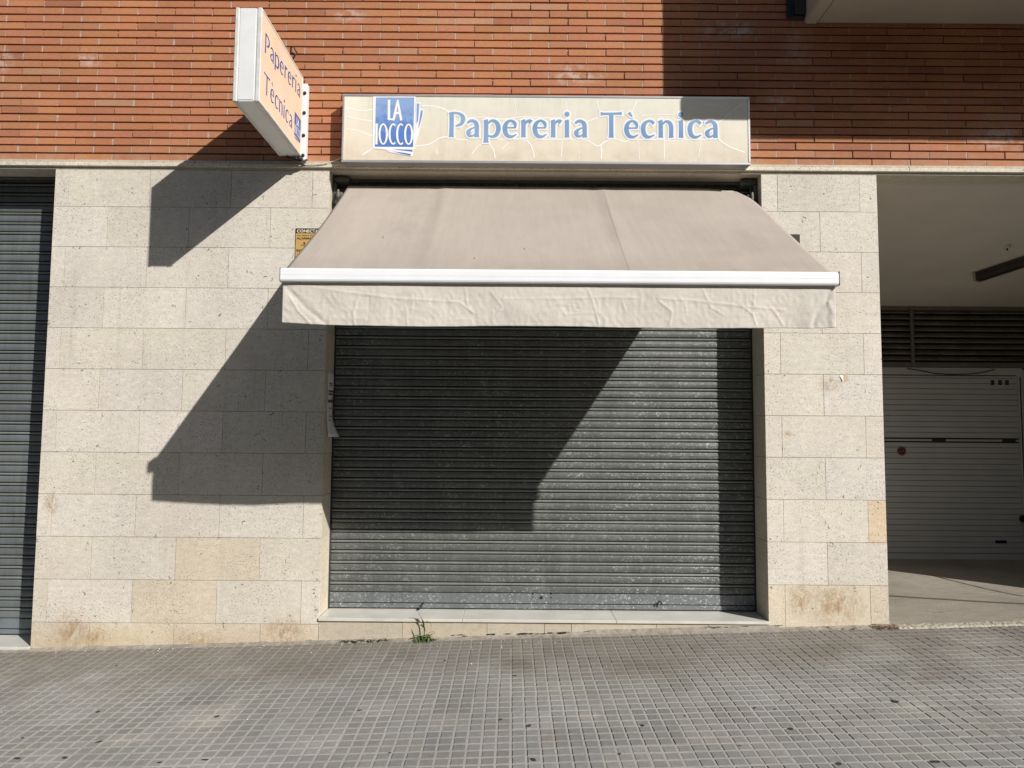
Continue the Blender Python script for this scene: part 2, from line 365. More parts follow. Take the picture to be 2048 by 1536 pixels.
# brick facing: half bond, recessed bed joints
mb=MB(); PZ_=.0592; PXB=.281; JZ=.0125
z=3.4755; row=0
while z<6.6:
    off=-2.697+(0 if row%2==0 else PXB/2)
    n0=int((-8.5-off)//PXB); n1=int((8.5-off)//PXB)+1
    wob=R(-.0006,.0006)
    for q in range(n0,n1):
        a=off+q*PXB+.0048+R(-.0016,.0016); b=off+(q+1)*PXB-.0048+R(-.0016,.0016)
        z0=z+wob+R(-.0007,.0007); z1=z0+PZ_-JZ+R(-.0007,.0007); y=R(-.0015,.0012)
        if row==0: z0=3.475
        t=R(.92,1.07); tt=(t,t*R(.95,1.05),t*R(.92,1.08))
        if R(0,1)<.05: tt=(t*.84,t*.80,t*.85)
        if R(0,1)<.03: tt=(t*1.02,t*1.25,t*1.4)
        a2=R(-.0008,.0008)
        mb.mesh([(a,y,z0),(b,y,z0+a2),(b,y,z1+a2),(a,y,z1),(a,.025,z0),(b,.025,z0+a2),(b,.025,z1+a2),(a,.025,z1)],[(0,1,2,3),(0,4,5,1),(1,5,6,2),(2,6,7,3),(3,7,4,0)],0,tt)
        d=R(.0002,.0035)
        if R(0,1)<.3: d=R(.007,.014)
        mb.face([(b-.001,d,z0-.001),(b+.0125,d,z0-.001),(b+.0125,d,z1),(b-.001,d,z1)],1,(R(.8,1.2),)*3)
    z+=PZ_; row+=1
mb.box(-8.5,8.5,.0185,.6,3.4745,6.62,1)
mb.build('brick_wall',[M_BRICK,M_MORT],bld,recalc=False)

# marble doorstep + skirting
def doorstep(x0,x1,ztop,cuts,nm,lab=None):
    mb=MB(); js=[x0]+cuts+[x1]
    for a,b in zip(js[:-1],js[1:]):
        t=R(.95,1.03); mb.bbox(a+.0008*(a!=x0),b-.0008*(b!=x1),-.014,.34,ztop-.021,ztop+R(-.0004,.0004),.002,0,(t,t,t))
    return mb.build(nm,M_MARB,bld)
ds=doorstep(XR+.001,QL-.001,.1715,[P(925,1240).x,P(1232,1243).x],'doorstep')
doorstep(-6.4,XL-.002,-.044,[-4.3,-5.4],'doorstep')
mb=MB(); js=[XR+.002]+[P(q,1262).x for q in (805,974,1089,1143,1313,1417)]+[QL-.002]
for i,(a,b) in enumerate(zip(js[:-1],js[1:])):
    t=(R(.93,1.04)); y=R(-.001,.001); cr=.0012 if i!=3 else .0022
    zl=gz(a,0)-.03; zr=gz(b,0)-.03
    if i==5: zl=zr=.118
    if i>=6: zl=zr=.134
    mb.mesh([(a+cr,y,zl),(b-cr,y,zr),(b-cr,y,.1495),(a+cr,y,.1495),(a+cr,.03,zl),(b-cr,.03,zr),(b-cr,.03,.1495),(a+cr,.03,.1495)],[(0,1,2,3),(0,4,5,1),(1,5,6,2),(2,6,7,3),(3,7,4,0)],0,(t,t*(1 if i%2 else 1.02),t*(1.0 if i%2 else 1.05)))
mb.box(XR,QL,.006,.34,-.3,.1494,1)
mb.build('skirting_stone',[M_SK,M_JOINT],bld)
mb=MB(); mb.box(-6.4,XL-.001,-.004,.34,-.4,-.0655,0,(1,.95,.85)); mb.build('skirting_stone',[M_SK],bld)

# roller shutters: one profile swept along x: flat spangled slat, round bead above it
def slats(zb, zt, pitch, yf, first=0):
    prof=[]; z=zb
    k_=pitch/.0763
    while z<zt:
        prof += [(z+.0000,yf+.010,1),(z+.0035,yf+.009,0),(z+.0040,yf-.0005,0),(z+.012,yf-.0030,0),(z+.027,yf-.0045,0),(z+.043,yf-.0030,0),(z+.0495,yf+.0008,0),(z+.0500,yf+.010,1),(z+.0545,yf+.010,1),
                 (z+.0550,yf+.0010,2),(z+.059,yf-.0065,2),(z+.0645,yf-.0085,2),(z+.0695,yf-.0045,2),(z+.0725,yf+.001,2),(z+.0730,yf+.010,1)]
        z+=pitch
    return prof
def make_shutter(x0,x1,zb,ztop,mat,tint,lab):
    mb=MB(); YS=REC-.002; nx=24
    pr=slats(zb+.118,ztop,.0770,YS)
    prev=None
    for k_ in range(len(pr)-1):
        (za,ya,ma),(zb_,yb,mb_)=pr[k_],pr[k_+1]
        seg=(x1-x0)/nx; j=[.0009*math.sin(k_//15*1.7+i*.9)+.0016*noise.noise(Vector((i*.45,(k_//15)*.8,x0))) for i in range(nx+1)]
        if k_%15==0: rr=R(.93,1.06)
        for i in range(nx):
            xa=x0+i*seg; xb=xa+seg
            mi=1 if ya>YS+.008 and yb>YS+.008 else (2 if ma==2 else 0)
            t=rr*(1.0 if ma!=2 else 1.55)
            mb.face([(xa,ya+j[i],za),(xb,ya+j[i+1],za),(xb,yb+j[i+1],zb_),(xa,yb+j[i],zb_)],mi,(t,t,t*.99 if ma!=2 else t*.96))
    sh=mb.build('roller_shutter',[mat,M_BLACK,M_BEAD],bld,recalc=False)
    sh['label']=lab
    # bottom panel, bottom rail, straps, lock
    m2=MB(); m2.bbox(x0,x1,YS-.006,YS+.02,zb+.042,zb+.115,.004,0,tint); m2.build('bottom_panel',[mat],sh)
    m2=MB(); m2.bbox(x0,x1,YS-.010,YS+.02,zb+.004,zb+.038,.005,0,tint); m2.box(x0,x1,YS-.004,YS+.02,zb+.036,zb+.044,1); m2.build('bottom_rail',[mat,M_BLACK],sh)
    m2=MB(); m2.box(x0,x1,YS+.012,YS+.03,zb-.004,ztop+.1,0); m2.build('shutter_backing',[M_BLACK],sh)
    return sh
s1=make_shutter(XR+.002,QL-.002,.176,3.60,M_SHUT,(1.25,1.3,1.38),'spangled galvanised roller shutter of the shop, closed above the marble doorstep')
s2=make_shutter(-6.398,XL-.002,-.036,3.50,M_SHUT2,(1.05,1.08,1.1),'plain grey roller shutter at the left edge, closed')
lk=P(1083,1195,REC-.01)
mb=MB(); mb.cyl((lk.x,REC-.009,lk.z),(0,-1,0),.011,.006,18,0); mb.cyl((lk.x,REC-.0152,lk.z),(0,-1,0),.006,.002,12,1)
mb.build('lock',[M_DARKM,M_BLACK],s1)
for dx,dz in ((-.064,.038),(-.064,.012),(.071,.038),(.071,.012)):
    mb=MB(); mb.cyl((lk.x+dx,REC-.0082,lk.z-.012+dz),(0,-1,0),.0055,.0015,10,0); mb.build('screw_hole',[M_BLACK],s1)
for px,py,dx in ((842,1213,-.04),(1318,1209,.03)):
    q=P(px,py,REC-.02); mb=MB()
    mb.tube([(q.x+.02,REC-.012,q.z+.025),(q.x+.012,REC-.035,q.z+.018),(q.x,REC-.045,q.z-.005),(q.x-.012,REC-.04,.178),(q.x-.03,REC-.05,.1755)] if dx<0 else [(q.x-.016,REC-.03,q.z+.0),(q.x,REC-.03,q.z+.028),(q.x+.012,REC-.035,q.z+.022),(q.x+.016,REC-.04,q.z+.0)],.0052,7)
    mb.build('pull_strap',[M_BLACK],s1,True)
# side guide rails and the dark shutter boxes
for x,sg in ((XR,1),(QL,-1)):
    mb=MB(); a,b=sorted((x+sg*.0015,x+sg*.012)); mb.box(a,b,REC-.020,REC-.012,.178,3.40,0); mb.build('guide_rail',[M_DARKM],s1)
for a,b in ((-6.4,XL),(XR,QL)):
    mb=MB(); mb.box(a+.002,b-.002,.55,.60,3.2,3.9,0); mb.box(a+.002,b-.002,.21,.60,3.70,3.75,0); mb.build('shutter_box',[M_BLACK],bld)

# garage recess
mb=MB()
mb.face([(QR,.2,3.405),(GR,.2,3.405),(GR,2.72,2.925),(QR,2.72,2.925)],0); mb.face([(QR,.165,3.43),(GR,.165,3.43),(GR,.2,3.405),(QR,.2,3.405)],0)
mb.box(QR,GR,.2,2.8,3.45,3.6,1)
mb.build('garage_ceiling',[M_CEIL,M_JOINT],bld,recalc=False)
YB=2.70
M_POST=plain('dusty_steel',(.16,.15,.12),.7)
M_SLAT=plain('slat_paint',(.24,.22,.17),.7,var=.3,sc_=6)
zb=P(1900,735,YB).z; 
mb=MB(); mb.box(QR,GR,YB+.10,YB+.16,zb,3.0,0)
zz=zb+.085
while zz<2.90:
    mb.mesh([(QR,YB+.005,zz),(GR,YB+.005,zz),(GR,YB+.06,zz+.045),(QR,YB+.06,zz+.045),(QR,YB+.01,zz-.006),(GR,YB+.01,zz-.006),(GR,YB+.065,zz+.039),(QR,YB+.065,zz+.039)],[(0,1,2,3),(4,7,6,5),(0,4,5,1)],1); zz+=.066
gl=mb.build('vent_louvre',[M_BLACK,M_SLAT],bld)
mb=MB(); mb.box(QR,GR,YB-.012,YB+.08,zb+.002,zb+.055,0,(.5,.4,.35)); mb.box(QR,GR,YB-.01,YB+.08,2.885,2.93,0); mb.build('louvre_frame',[M_POST],gl)
px_=P(1823,680,YB).x; mb=MB(); mb.box(px_-.018,px_+.018,YB-.022,YB-.012,zb+.01,2.92,0); mb.build('louvre_post',[M_POST],gl)
gdoor=None
mb=MB(); GZ=.10; zmid0,zmid1=P(1900,885,YB).z,P(1900,876,YB).z
GDR=P(2040,900,YB).x
def ribs(z0,z1,p):
    z=z0
    while z<z1-.002:
        e=min(z+p,z1); mb.bbox(QR+.005,GDR,YB-.002+R(-.0006,.0006),YB+.03,z+.002,e-.002,.003,0,(R(.96,1.03),)*3); z+=p
ribs(GZ+.11,zmid0,.0605); ribs(zmid1,zb-.09,.0605)
mb.bbox(QR+.005,GDR,YB-.004,YB+.03,GZ+.03,GZ+.106,.003,0); mb.box(QR+.005,GR,YB+.02,YB+.1,GZ-.05,zb,1); mb.bbox(QR+.005,GDR,YB-.012,YB+.02,zmid0+.014,zmid1-.014,.003,0,(.7,.7,.7))
gd=mb.build('garage_door',[M_GDOOR,M_DARKM],bld)
for px in (1878,2018):
    q=P(px,881,YB-.02); m2=MB(); m2.bbox(q.x-.075,q.x+.075,YB-.024,YB-.013,q.z-.016,q.z+.016,.004,0); m2.build('hinge',[M_DARKM],gd)
q=P(2003,1084,YB-.02); m2=MB(); m2.bbox(q.x-.06,q.x+.06,YB-.018,YB-.003,q.z-.015,q.z+.015,.004,0); m2.build('handle',[plain('blue_black_plastic',(.01,.012,.035),.4)],gd)
M_RED=plain('red_sticker',(.16,.035,.025),.5); M_PALE=plain('pale_print',(.5,.48,.44),.6)
q=P(1805,902,YB-.02); m2=MB(); m2.cyl((q.x,YB-.004,q.z),(0,-1,0),.052,.0012,32,0); m2.cyl((q.x,YB-.0052,q.z),(0,-1,0),.040,.0008,28,1); m2.tube([(q.x-.026,YB-.0066,q.z+.004),(q.x-.006,YB-.0066,q.z-.012),(q.x+.012,YB-.0066,q.z+.006),(q.x+.026,YB-.0066,q.z-.004)],.0045,6,0); m2.build('round_sticker',[plain('sticker_ring',(.22,.16,.13),.5),plain('dark_red',(.13,.03,.025),.5)],gd)
for px in (1987,2002,2016):
    q=P(px,765,YB-.02); m2=MB(); m2.bbox(q.x-.02,q.x+.02,YB-.006,YB-.0025,q.z-.028,q.z+.028,.001,0); m2.build('number_label',[M_DARKM],gd)
m2=MB(); m2.box(GDR+.006,GDR+.05,YB-.02,YB+.03,GZ-.02,zb-.02,0); m2.box(GDR+.012,GDR+.02,YB-.026,YB-.02,GZ-.02,zb-.1,1); m2.box(QR+.005,GDR+.05,YB-.014,YB+.03,zb-.082,zb-.004,0); m2.build('door_frame',[M_GDOOR,M_BLACK],gd)
m2=MB(); m2.box(GDR+.06,GR,YB-.01,YB+.03,GZ,zb-.02,0); m2.build('side_panel',[M_GDOOR],gd)
m2=MB(); q=P(2046,1038,YB-.05); m2.cyl((q.x+.02,YB-.02,q.z),(0,-1,0),.04,.05,16,0); m2.build('knob',[M_BLACK],gd)

# balcony
BZ,BX,BY=4.565,2.165,-1.04
M_PLAS=plain('balcony_plaster',(.46,.41,.33),.85,var=.07,sc_=1.5,bump=.001)
def rounded_slab(mb,x0,x1,y0,y1,z0,z1,r):
    pts=[]
    for cx,cz,a0 in ((x0+r,z0+r,180),):
        for a in range(0,91,15):
            q=math.radians(a0+a); pts.append((cx+r*math.cos(q),cz+r*math.sin(q)))
    pts=[(x0,z1)]+pts+[(x1,z0),(x1,z1)]
    n=len(pts); vs=[(x,y0,z) for x,z in pts]+[(x,y1,z) for x,z in pts]
    fs=[(i,(i+1)%n,n+(i+1)%n,n+i) for i in range(n)]+[tuple(range(n))[::-1],tuple(range(n,2*n))]
    mb.mesh(vs,fs,0)
mb=MB(); rounded_slab(mb,BX,BX+.085,BY,-.004,BZ-.005,BZ+.15,.028)
mb.box(BX+.098,8.0,BY+.06,-.004,BZ+.004,BZ+.15,0); mb.box(BX+.085,BX+.098,BY+.05,-.004,BZ+.014,BZ+.14,0,(.6,.6,.6))
mb.bbox(BX+.086,8.0,BY,BY+.059,BZ-.004,BZ+.15,.006,0)
bal=mb.build('balcony',[M_PLAS],bld,recalc=True)
mb=MB(); mb.bbox(BX+.003,8.0,BY+.003,BY+.10,BZ+.151,BZ+1.1,.006,0); mb.bbox(BX+.003,BX+.08,BY+.101,-.05,BZ+.151,BZ+1.1,.006,0); mb.build('parapet',[M_PLAS],bal)
mb=MB(); mb.bbox(P(1572,20).x,BX-.004,-.03,-.003,BZ+.03,BZ+2.1,.004,0); mb.bbox(P(1590,20,-.04).x,BX-.006,-.045,-.031,BZ+.05,BZ+2.0,.003,1)
mb.build('balcony_door_frame',[plain('screen_steel',(.02,.024,.035),.5),M_DARKM],bal)

# ------------------------------------------------------------------ ground
mb=MB(); PT=.069
nx0,nx1=-74,96; ny=50
toner={}
for i in range(nx0,nx1):
    for j in range(ny):
        X0=.0045+i*PT; Y1=-.045-j*PT
        ti,tj=i//3,j//3
        if (ti,tj) not in toner:
            t=R(.88,1.08)*(.90 if R(0,1)<.06 else 1)*(1.12 if R(0,1)<.05 else 1); toner[(ti,tj)]=(R(-.002,.002),R(-.0015,.0015),R(-.0012,.0010),R(-.004,.004),R(-.004,.004),(t*R(.985,1.015),t,t*R(.97,1.02)))
        ox,oy,oz,sx,sy,t=toner[(ti,tj)]
        g=.0052+R(-.0007,.0007); a,b=X0+g+ox,X0+PT-g+ox; c_,d=Y1-PT+g+oy,Y1-g+oy
        u,v=(i%3-1)*PT,(j%3-1)*PT
        zt=lambda x,y: gz(x,y)+oz+sx*u-sy*v+jz
        jz=R(-.0003,.0003); e=.0022; k_=R(.95,1.05); tt=(t[0]*k_,t[1]*k_,t[2]*k_)
        vs=[(a,c_,zt(a,c_)-.0030),(b,c_,zt(b,c_)-.0030),(b,d,zt(b,d)-.0030),(a,d,zt(a,d)-.0030),(a+e,c_+e,zt(a,c_)),(b-e,c_+e,zt(b,c_)),(b-e,d-e,zt(b,d)),(a+e,d-e,zt(a,d))]
        mb.mesh(vs,[(4,5,6,7),(0,1,5,4),(1,2,6,5),(2,3,7,6),(3,0,4,7)],0,tt)
def sheet(mb,x0,x1,y0,y1,dz,m,nx=1,ny_=1):
    for i in range(nx):
        for j in range(ny_):
            a=x0+(x1-x0)*i/nx; b=x0+(x1-x0)*(i+1)/nx; c_=y0+(y1-y0)*j/ny_; d=y0+(y1-y0)*(j+1)/ny_
            mb.face([(a,c_,gz(a,c_)+dz),(b,c_,gz(b,c_)+dz),(b,d,gz(b,d)+dz),(a,d,gz(a,d)+dz)],m)
sheet(mb,-9,9,-3.5,.02,-.0028,1,4,2)
sheet(mb,-9,nx0*PT,-3.5,0,0,0); sheet(mb,nx1*PT+.01,9,-3.5,0,0,0)
# chewing gum spots pressed on the tiles
for px,py,r in ((1030,1352,.011),(1058,1452,.014),(1001,1439,.010),(1066,1520,.015),(890,1321,.008),(1285,1451,.011),(1582,1458,.013),(1790,1403,.018),(1776,1372,.008),(1748,1419,.007),(1870,1524,.018),(1678,1528,.014),(196,1424,.013),(434,1433,.013),(198,1484,.013),(35,1517,.013),(130,1516,.013),(233,1332,.007),(1510,1416,.009),(1550,1419,.007),(1563,1400,.006),(45,1476,.008),(720,1421,.010),(600,1350,.007),(420,1329,.006),(780,1506,.006),(410,1520,.012),(320,1525,.009),(1370,1432,.006),(1650,1331,.006),(1120,1283,.006),(1930,1359,.007),(505,1300,.006),(1240,1508,.007),(1480,1492,.006)):
    c0=G(px,py); n=11; ph=R(0,6); vs=[]
    for q in range(n):
        an=2*math.pi*q/n; rr=r*(1+.3*math.sin(2*an+ph)+R(-.15,.15)); x=c0.x+rr*1.1*math.cos(an); y=c0.y+rr*.8*math.sin(an); vs.append((x,y,gz(x,y)+.0019))
    mb.face(vs,2)
pv=mb.build('pavement',[M_PAD,M_GROOVE,M_GUM],None,recalc=False); tag(pv,kind='structure')

# rough mortar fillet where pavement meets the walls
mb=MB(); n=420; rows_=[]
for i in range(n+1):
    x=-7+ (i/n)*9.7
    w_=.018+.030*abs(noise.noise(Vector((x*2.1,3,0))))+.010*noise.noise(Vector((x*11,1,0)))
    if x<-1.3: w_+=.018*max(0,noise.noise(Vector((x*1.3+4,9,0)))+.2)
    h=.010+.012*abs(noise.noise(Vector((x*6,7,2))))+(.022*max(0,min(1,(x-.35)/.25)) if x<QL+.05 else .004)
    hh=max(.004,h+.006*noise.noise(Vector((x*38,2,5))))
    w_=max(.012,w_)
    rows_.append([(x,.001,gz(x,0)+hh),(x,-w_*.35,gz(x,0)+hh*.78+.003*noise.noise(Vector((x*55,4,5)))),(x,-w_*.75,gz(x,0)+hh*.3+.0025*noise.noise(Vector((x*70,8,5)))),(x,-w_-.028,gz(x,0)-.0032)])
vs=[p for r_ in rows_ for p in r_]; fs=[]
for i in range(n):
    for j in range(3): fs.append((i*4+j,i*4+j+1,i*4+4+j+1,i*4+4+j))
mb.mesh(vs,fs,0); fl=mb.build('mortar_fillet',[M_FILL],pv,recalc=False)

mb=MB()
for i in range(95):
    x=R(.55,1.85) if i<70 else R(-.6,.6); L_=R(.02,.10); zc=gz(x,0)+R(.016,.026)+(.006 if x>1.2 else 0); h=R(.0012,.0045); y=-.0035-R(0,.006)
    mb.face([(x,y,zc),(x+L_*.4,y,zc-h),(x+L_,y,zc+R(-.002,.003)),(x+L_*.5,y,zc+h)],0)
mb.build('crack',[M_BLACK],pv,recalc=False)

# driveway floor inside the garage recess, with its sawn joint and chipped edge strip
def fz(X,Y):
    s=max(0,min(1,Y/1.3)); s=s*s*(3-2*s); return (gz(X,0)+.006)*(1-s)+.143*s
mb=MB(); nx,ny=48,36; vs=[];fs=[]
for j in range(ny+1):
    for i in range(nx+1):
        X=QR-.01+(GR+.02-QR)*i/nx; Y=.012+(YB+.05)*j/ny; vs.append((X,Y,fz(X,Y)+.002*noise.noise(Vector((X*3,Y*3,0)))))
for j in range(ny):
    for i in range(nx): q=j*(nx+1)+i; fs.append((q,q+1,q+nx+2,q+nx+1))
mb.mesh(vs,fs,0)
dw=mb.build('driveway',[M_CONC],None,True,recalc=False); tag(dw,kind='structure')
mb=MB(); a=Vector((4.05,1.80)); b=Vector((4.30,.72)); 
for i in range(12):
    p=a.lerp(b,i/12); q=a.lerp(b,(i+1)/12); wd=.006+.002*(i%2)
    mb.face([(p.x-wd,p.y,fz(p.x,p.y)+.0035),(q.x-wd,q.y,fz(q.x,q.y)+.0035),(q.x+wd,q.y,fz(q.x,q.y)+.0035),(p.x+wd,p.y,fz(p.x,p.y)+.0035)],0)
mb.build('expansion_joint',[M_BLACK],dw,recalc=False)
mb=MB(); n=330
vs=[];fs=[]
for i in range(n+1):
    x=QR+.03+(GR+2-QR)*i/n
    y0=-.075+.022*noise.noise(Vector((x*2.5,0,3)))+.012*noise.noise(Vector((x*17,0,3))); y1=.03+.012*noise.noise(Vector((x*9,4,3)))
    vs.append((x,y0,gz(x,0)-.003))
    for f_ in (.12,.35,.6,.85): vs.append((x,y0+(y1-y0)*f_,gz(x,0)+.009+.006*noise.noise(Vector((x*45,f_*9,3)))+.004*noise.noise(Vector((x*110,f_*19,3)))))
    vs.append((x,y1,gz(x,0)+.004))
for i in range(n):
    for j in range(5): fs.append((i*6+j,i*6+j+1,i*6+6+j+1,i*6+6+j))
mb.mesh(vs,fs,0,(1,1,1)); mb.build('chipped_edge',[plain('broken_concrete',(.46,.42,.34),.95,var=.45,sc_=45,bump=.004)],dw,recalc=False)
# kerb and road behind the camera, then plain ground out to the horizon
mb=MB(); zk=gz(0,-3.5)
for i in range(18): mb.bbox(-9+i,-8.004+i,-3.66,-3.502,gz(-8.5+i,-3.5)-.13,gz(-8.5+i,-3.5)+.002,.008,0)
kb=mb.build('kerb',[M_KERB]); tag(kb,kind='structure')
mb=MB(); mb.face([(-150,-150,zk-.55),(150,-150,zk-.55),(150,40,zk-.55),(-150,40,zk-.55)],0); mb.face([(-9,-14,gz(-9,-3.6)-.12),(9,-14,gz(9,-3.6)-.12),(9,-3.6,gz(9,-3.6)-.12),(-9,-3.6,gz(-9,-3.6)-.12)],0)
rd=mb.build('road',[M_ROAD],None,recalc=False); tag(rd,kind='structure')

# the far side of the street, behind the camera: pavement and an unseen terrace of flats, added to close off the low sky
mb=MB(); YO=-15.5; ZO=gz(0,-3.6)-.12
mb.box(-45,45,YO-3.0,YO+1.6,ZO-.6,ZO+.13,1); mb.bbox(-45,45,YO-9,YO,ZO+.131,9.4,.05,0); mb.bbox(-45.2,45.2,YO-9.2,YO+.35,9.405,9.7,.04,0)
ob=mb.build('apartment_building',[plain('opposite_render',(.30,.27,.23),.9,var=.1,sc_=.6),M_KERB]); tag(ob,'unseen block of flats added across the street to close off the low sky','building')
M_WIN=plain('dark_window_glass',(.03,.035,.04),.1,spec=.6)
fl_=[1.2,4.0,6.8]
for zf in fl_:
    for q in range(12):
        xw=-36+q*6.4; mb=MB(); mb.bbox(xw,xw+1.5,YO+.002,YO+.05,zf,zf+1.7,.01,0); mb.box(xw+.08,xw+1.42,YO+.052,YO+.056,zf+.08,zf+1.62,1); mb.build('window',[M_WHITE,M_WIN],ob)

# ------------------------------------------------------------------ lettering: flared strokes laid on a plane
GL={
'P':(.90,[[(.15,0,.34),(.15,.14,.26),(.16,.7,.25),(.15,1.30,.26),(.13,1.43,.3)],[(.15,1.36,.12),(.5,1.37,.13),(.76,1.22,.22),(.82,1.0,.26),(.70,.76,.2),(.40,.63,.1)]]),
'a':(.80,[[(.10,.80,.13),(.28,.93,.16),(.50,.90,.2),(.64,.70,.25),(.65,.15,.25),(.66,0,.30)],[(.64,.56,.08),(.38,.50,.1),(.16,.30,.23),(.22,.09,.17),(.42,.08,.11),(.62,.22,.08)]]),
'p':(.98,[[(.14,-.31,.33),(.14,-.1,.26),(.14,.8,.25),(.11,1.0,.24)],[(.22,.76,.1),(.45,.94,.15),(.74,.84,.23),(.86,.5,.27),(.73,.14,.23),(.46,.03,.13),(.2,.12,.08)]]),
'e':(.86,[[(.73,.56,.1),(.69,.80,.2),(.46,.95,.13),(.21,.80,.22),(.12,.48,.27),(.23,.14,.24),(.50,.03,.16),(.80,.17,.06)],[(.14,.54,.08),(.76,.55,.09)]]),
'r':(.64,[[(.14,0,.31),(.14,.15,.25),(.14,.85,.25),(.11,1.0,.22)],[(.2,.70,.08),(.33,.89,.14),(.48,.93,.21),(.60,.86,.24)]]),
'i':(.36,[[(.15,0,.31),(.15,.15,.25),(.15,.85,.25),(.13,1.0,.24)],[(.15,1.33,.30),(.155,1.335,.30)]]),
'T':(1.24,[[(.0,1.36,.22),(.2,1.36,.14),(1.0,1.38,.14),(1.22,1.40,.20)],[(.61,0,.33),(.61,.2,.25),(.61,1.34,.25)]]),
'c':(.80,[[(.75,.80,.2),(.60,.93,.17),(.42,.95,.14),(.19,.78,.24),(.12,.47,.27),(.22,.14,.24),(.46,.03,.16),(.78,.17,.06)]]),
'n':(.92,[[(.14,0,.31),(.14,.15,.25),(.14,.85,.25),(.11,1.0,.22)],[(.21,.72,.08),(.41,.92,.14),(.63,.87,.21),(.74,.65,.25),(.74,.12,.25),(.75,0,.31)]]),
'\u0300':(0,[[(.26,1.44,.2),(.46,1.20,.07)]]),
}
def smooth(st,n=6):
    if len(st)<3: return st
    o=[]
    for i in range(len(st)-1):
        p0=st[max(i-1,0)];p1=st[i];p2=st[i+1];p3=st[min(i+2,len(st)-1)]
        for q in range(n):
            t=q/n; o.append(tuple(.5*((2*p1[k])+(-p0[k]+p2[k])*t+(2*p0[k]-5*p1[k]+4*p2[k]-p3[k])*t*t+(-p0[k]+3*p1[k]-3*p2[k]+p3[k])*t**3) for k in range(3)))
    o.append(st[-1]); return o
def ribbon(mb, st, place, lift, grow=0.0, wk=1.0, m=0, t=(1,1,1), round_=False):
    s=smooth(st); L_=[];R_=[]
    n=len(s)
    for i,(x,y,w_) in enumerate(s):
        a=s[max(i-1,0)];b=s[min(i+1,n-1)]; dx,dy=b[0]-a[0],b[1]-a[1]; l=math.hypot(dx,dy) or 1; dx/=l;dy/=l
        h=w_*wk/2+grow; ex=(-grow if i==0 else grow if i==n-1 else 0)
        x+=dx*ex;y+=dy*ex
        L_.append(place(x-dy*h,y+dx*h,lift)); R_.append(place(x+dy*h,y-dx*h,lift))
    vs=L_+R_; mb.mesh(vs,[(i,i+1,n+i+1,n+i) for i in range(n-1)],m,t)
def disc(mb,cx,cy,r,place,lift,m=0,n=18,ry=None):
    ry=ry or r; mb.face([place(cx+r*math.cos(2*math.pi*q/n),cy+ry*math.sin(2*math.pi*q/n),lift) for q in range(n)],m)
def letters(mb, items, frame, sx, sy, wk, grow, lift0, m):
    # items: (char, x, baseline y) ; frame(x,y,lift)
    for ch,x0,y0 in items:
        seq=[ch] if ch!='\u00e8' else ['e','\u0300']
        for c_ in seq:
            for k_,st in enumerate(GL[c_][1]):
                pl=lambda x,y,l: frame(x0+x*sx,y0+y*sy,l)
                if c_=='i' and k_==1: disc(mb,.15,1.33,.15*(wk if wk>.8 else .8)+grow,pl,lift0+k_*.00018,m); continue
                ribbon(mb,st,pl,lift0+k_*.00018,grow,wk,m)

M_BLUE=plain('blue_vinyl',(.125,.235,.54),.45,var=.10,sc_=9)
k=N('sunbleached_blue_vinyl'); fade=k.ramp(k.noise(3.5,4,.6),.3,.7,0,1); gx=k.ramp(k.sep(0),-.6,1.5,.75,.05,False)
hi=k.ramp(k.sep(2),3.62,3.80,.1,.55,False); f=k.math('MULTIPLY',k.math('MAXIMUM',gx,hi),k.math('MULTIPLY_ADD',fade,.5)); k.n[-1].inputs[2].default_value=.55
M_BLUEF=k.fin(k.mix(f,(.12,.24,.47),(.36,.50,.64)),.45)
k=N('sign_logo_blue'); f=k.ramp(k.math('ADD',k.sep(2),k.ramp(k.noise(16,4,.7),.3,.7,-.12,.12,False)),3.6,3.9,0,.6); M_LBLUE=k.fin(k.mix(f,(.09,.20,.52),(.36,.50,.70)),.45)
M_VW=plain('white_vinyl',(.82,.83,.84),.4,var=.03)
k=N('sign_cream_panel'); c=k.rgb((.66,.60,.49)); gr=k.ramp(k.sep(2),3.45,3.9,0,1,False); c=k.mix(gr,k.rgb((.73,.655,.53)),k.rgb((.72,.71,.61))); c=k.mul(c,k.ramp(k.noise(5,4,.6),.3,.7,.92,1.05,False)); dr=k.ramp(k.noise(9,4,.7,k.scale(k.co,(2,1,.15))),.5,.75,0,.3); c=k.mix(dr,c,(.50,.46,.37)); dd=k.math('MULTIPLY',k.ramp(k.sep(2),3.60,3.46,0,1),k.ramp(k.noise(7,4,.7),.35,.7,0,.4)); c=k.mix(dd,c,(.45,.40,.30)); M_CREAM=k.fin(c,.4)
M_CRACK=plain('sign_pale_line',(.93,.925,.88),.4,var=.05)

# ------------------------------------------------------------------ fascia sign over the shop
FY=-.11
fa=P(686,190,FY); fb=P(1500,192,FY); fz0=P(690,325,FY).z+.002; fz1=(fa.z+fb.z)/2; fx0,fx1=fa.x+.0,fb.x-.002
sg=thing('shop_sign','wide cream and blue fascia sign reading Papereria T\u00e8cnica above the awning','sign')
mb=MB(); mb.box(fx0+.004,fx1-.004,FY+.006,-.004,fz0+.003,fz1-.003,0,(.75,.75,.75)); mb.build('sign_box',[M_ALU],sg)
mb=MB(); F=.016
mb.bbox(fx0,fx1,FY-.004,FY+.02,fz1-F,fz1,.003,0); mb.bbox(fx0,fx1,FY-.004,FY+.02,fz0,fz0+F+.003,.003,0)
mb.bbox(fx0,fx0+F,FY-.003,FY+.02,fz0+F+.0035,fz1-F-.0005,.003,0); mb.bbox(fx1-F-.002,fx1,FY-.003,FY+.02,fz0+F+.0035,fz1-F-.0005,.003,0)
mb.build('sign_frame',[M_ALU],sg)
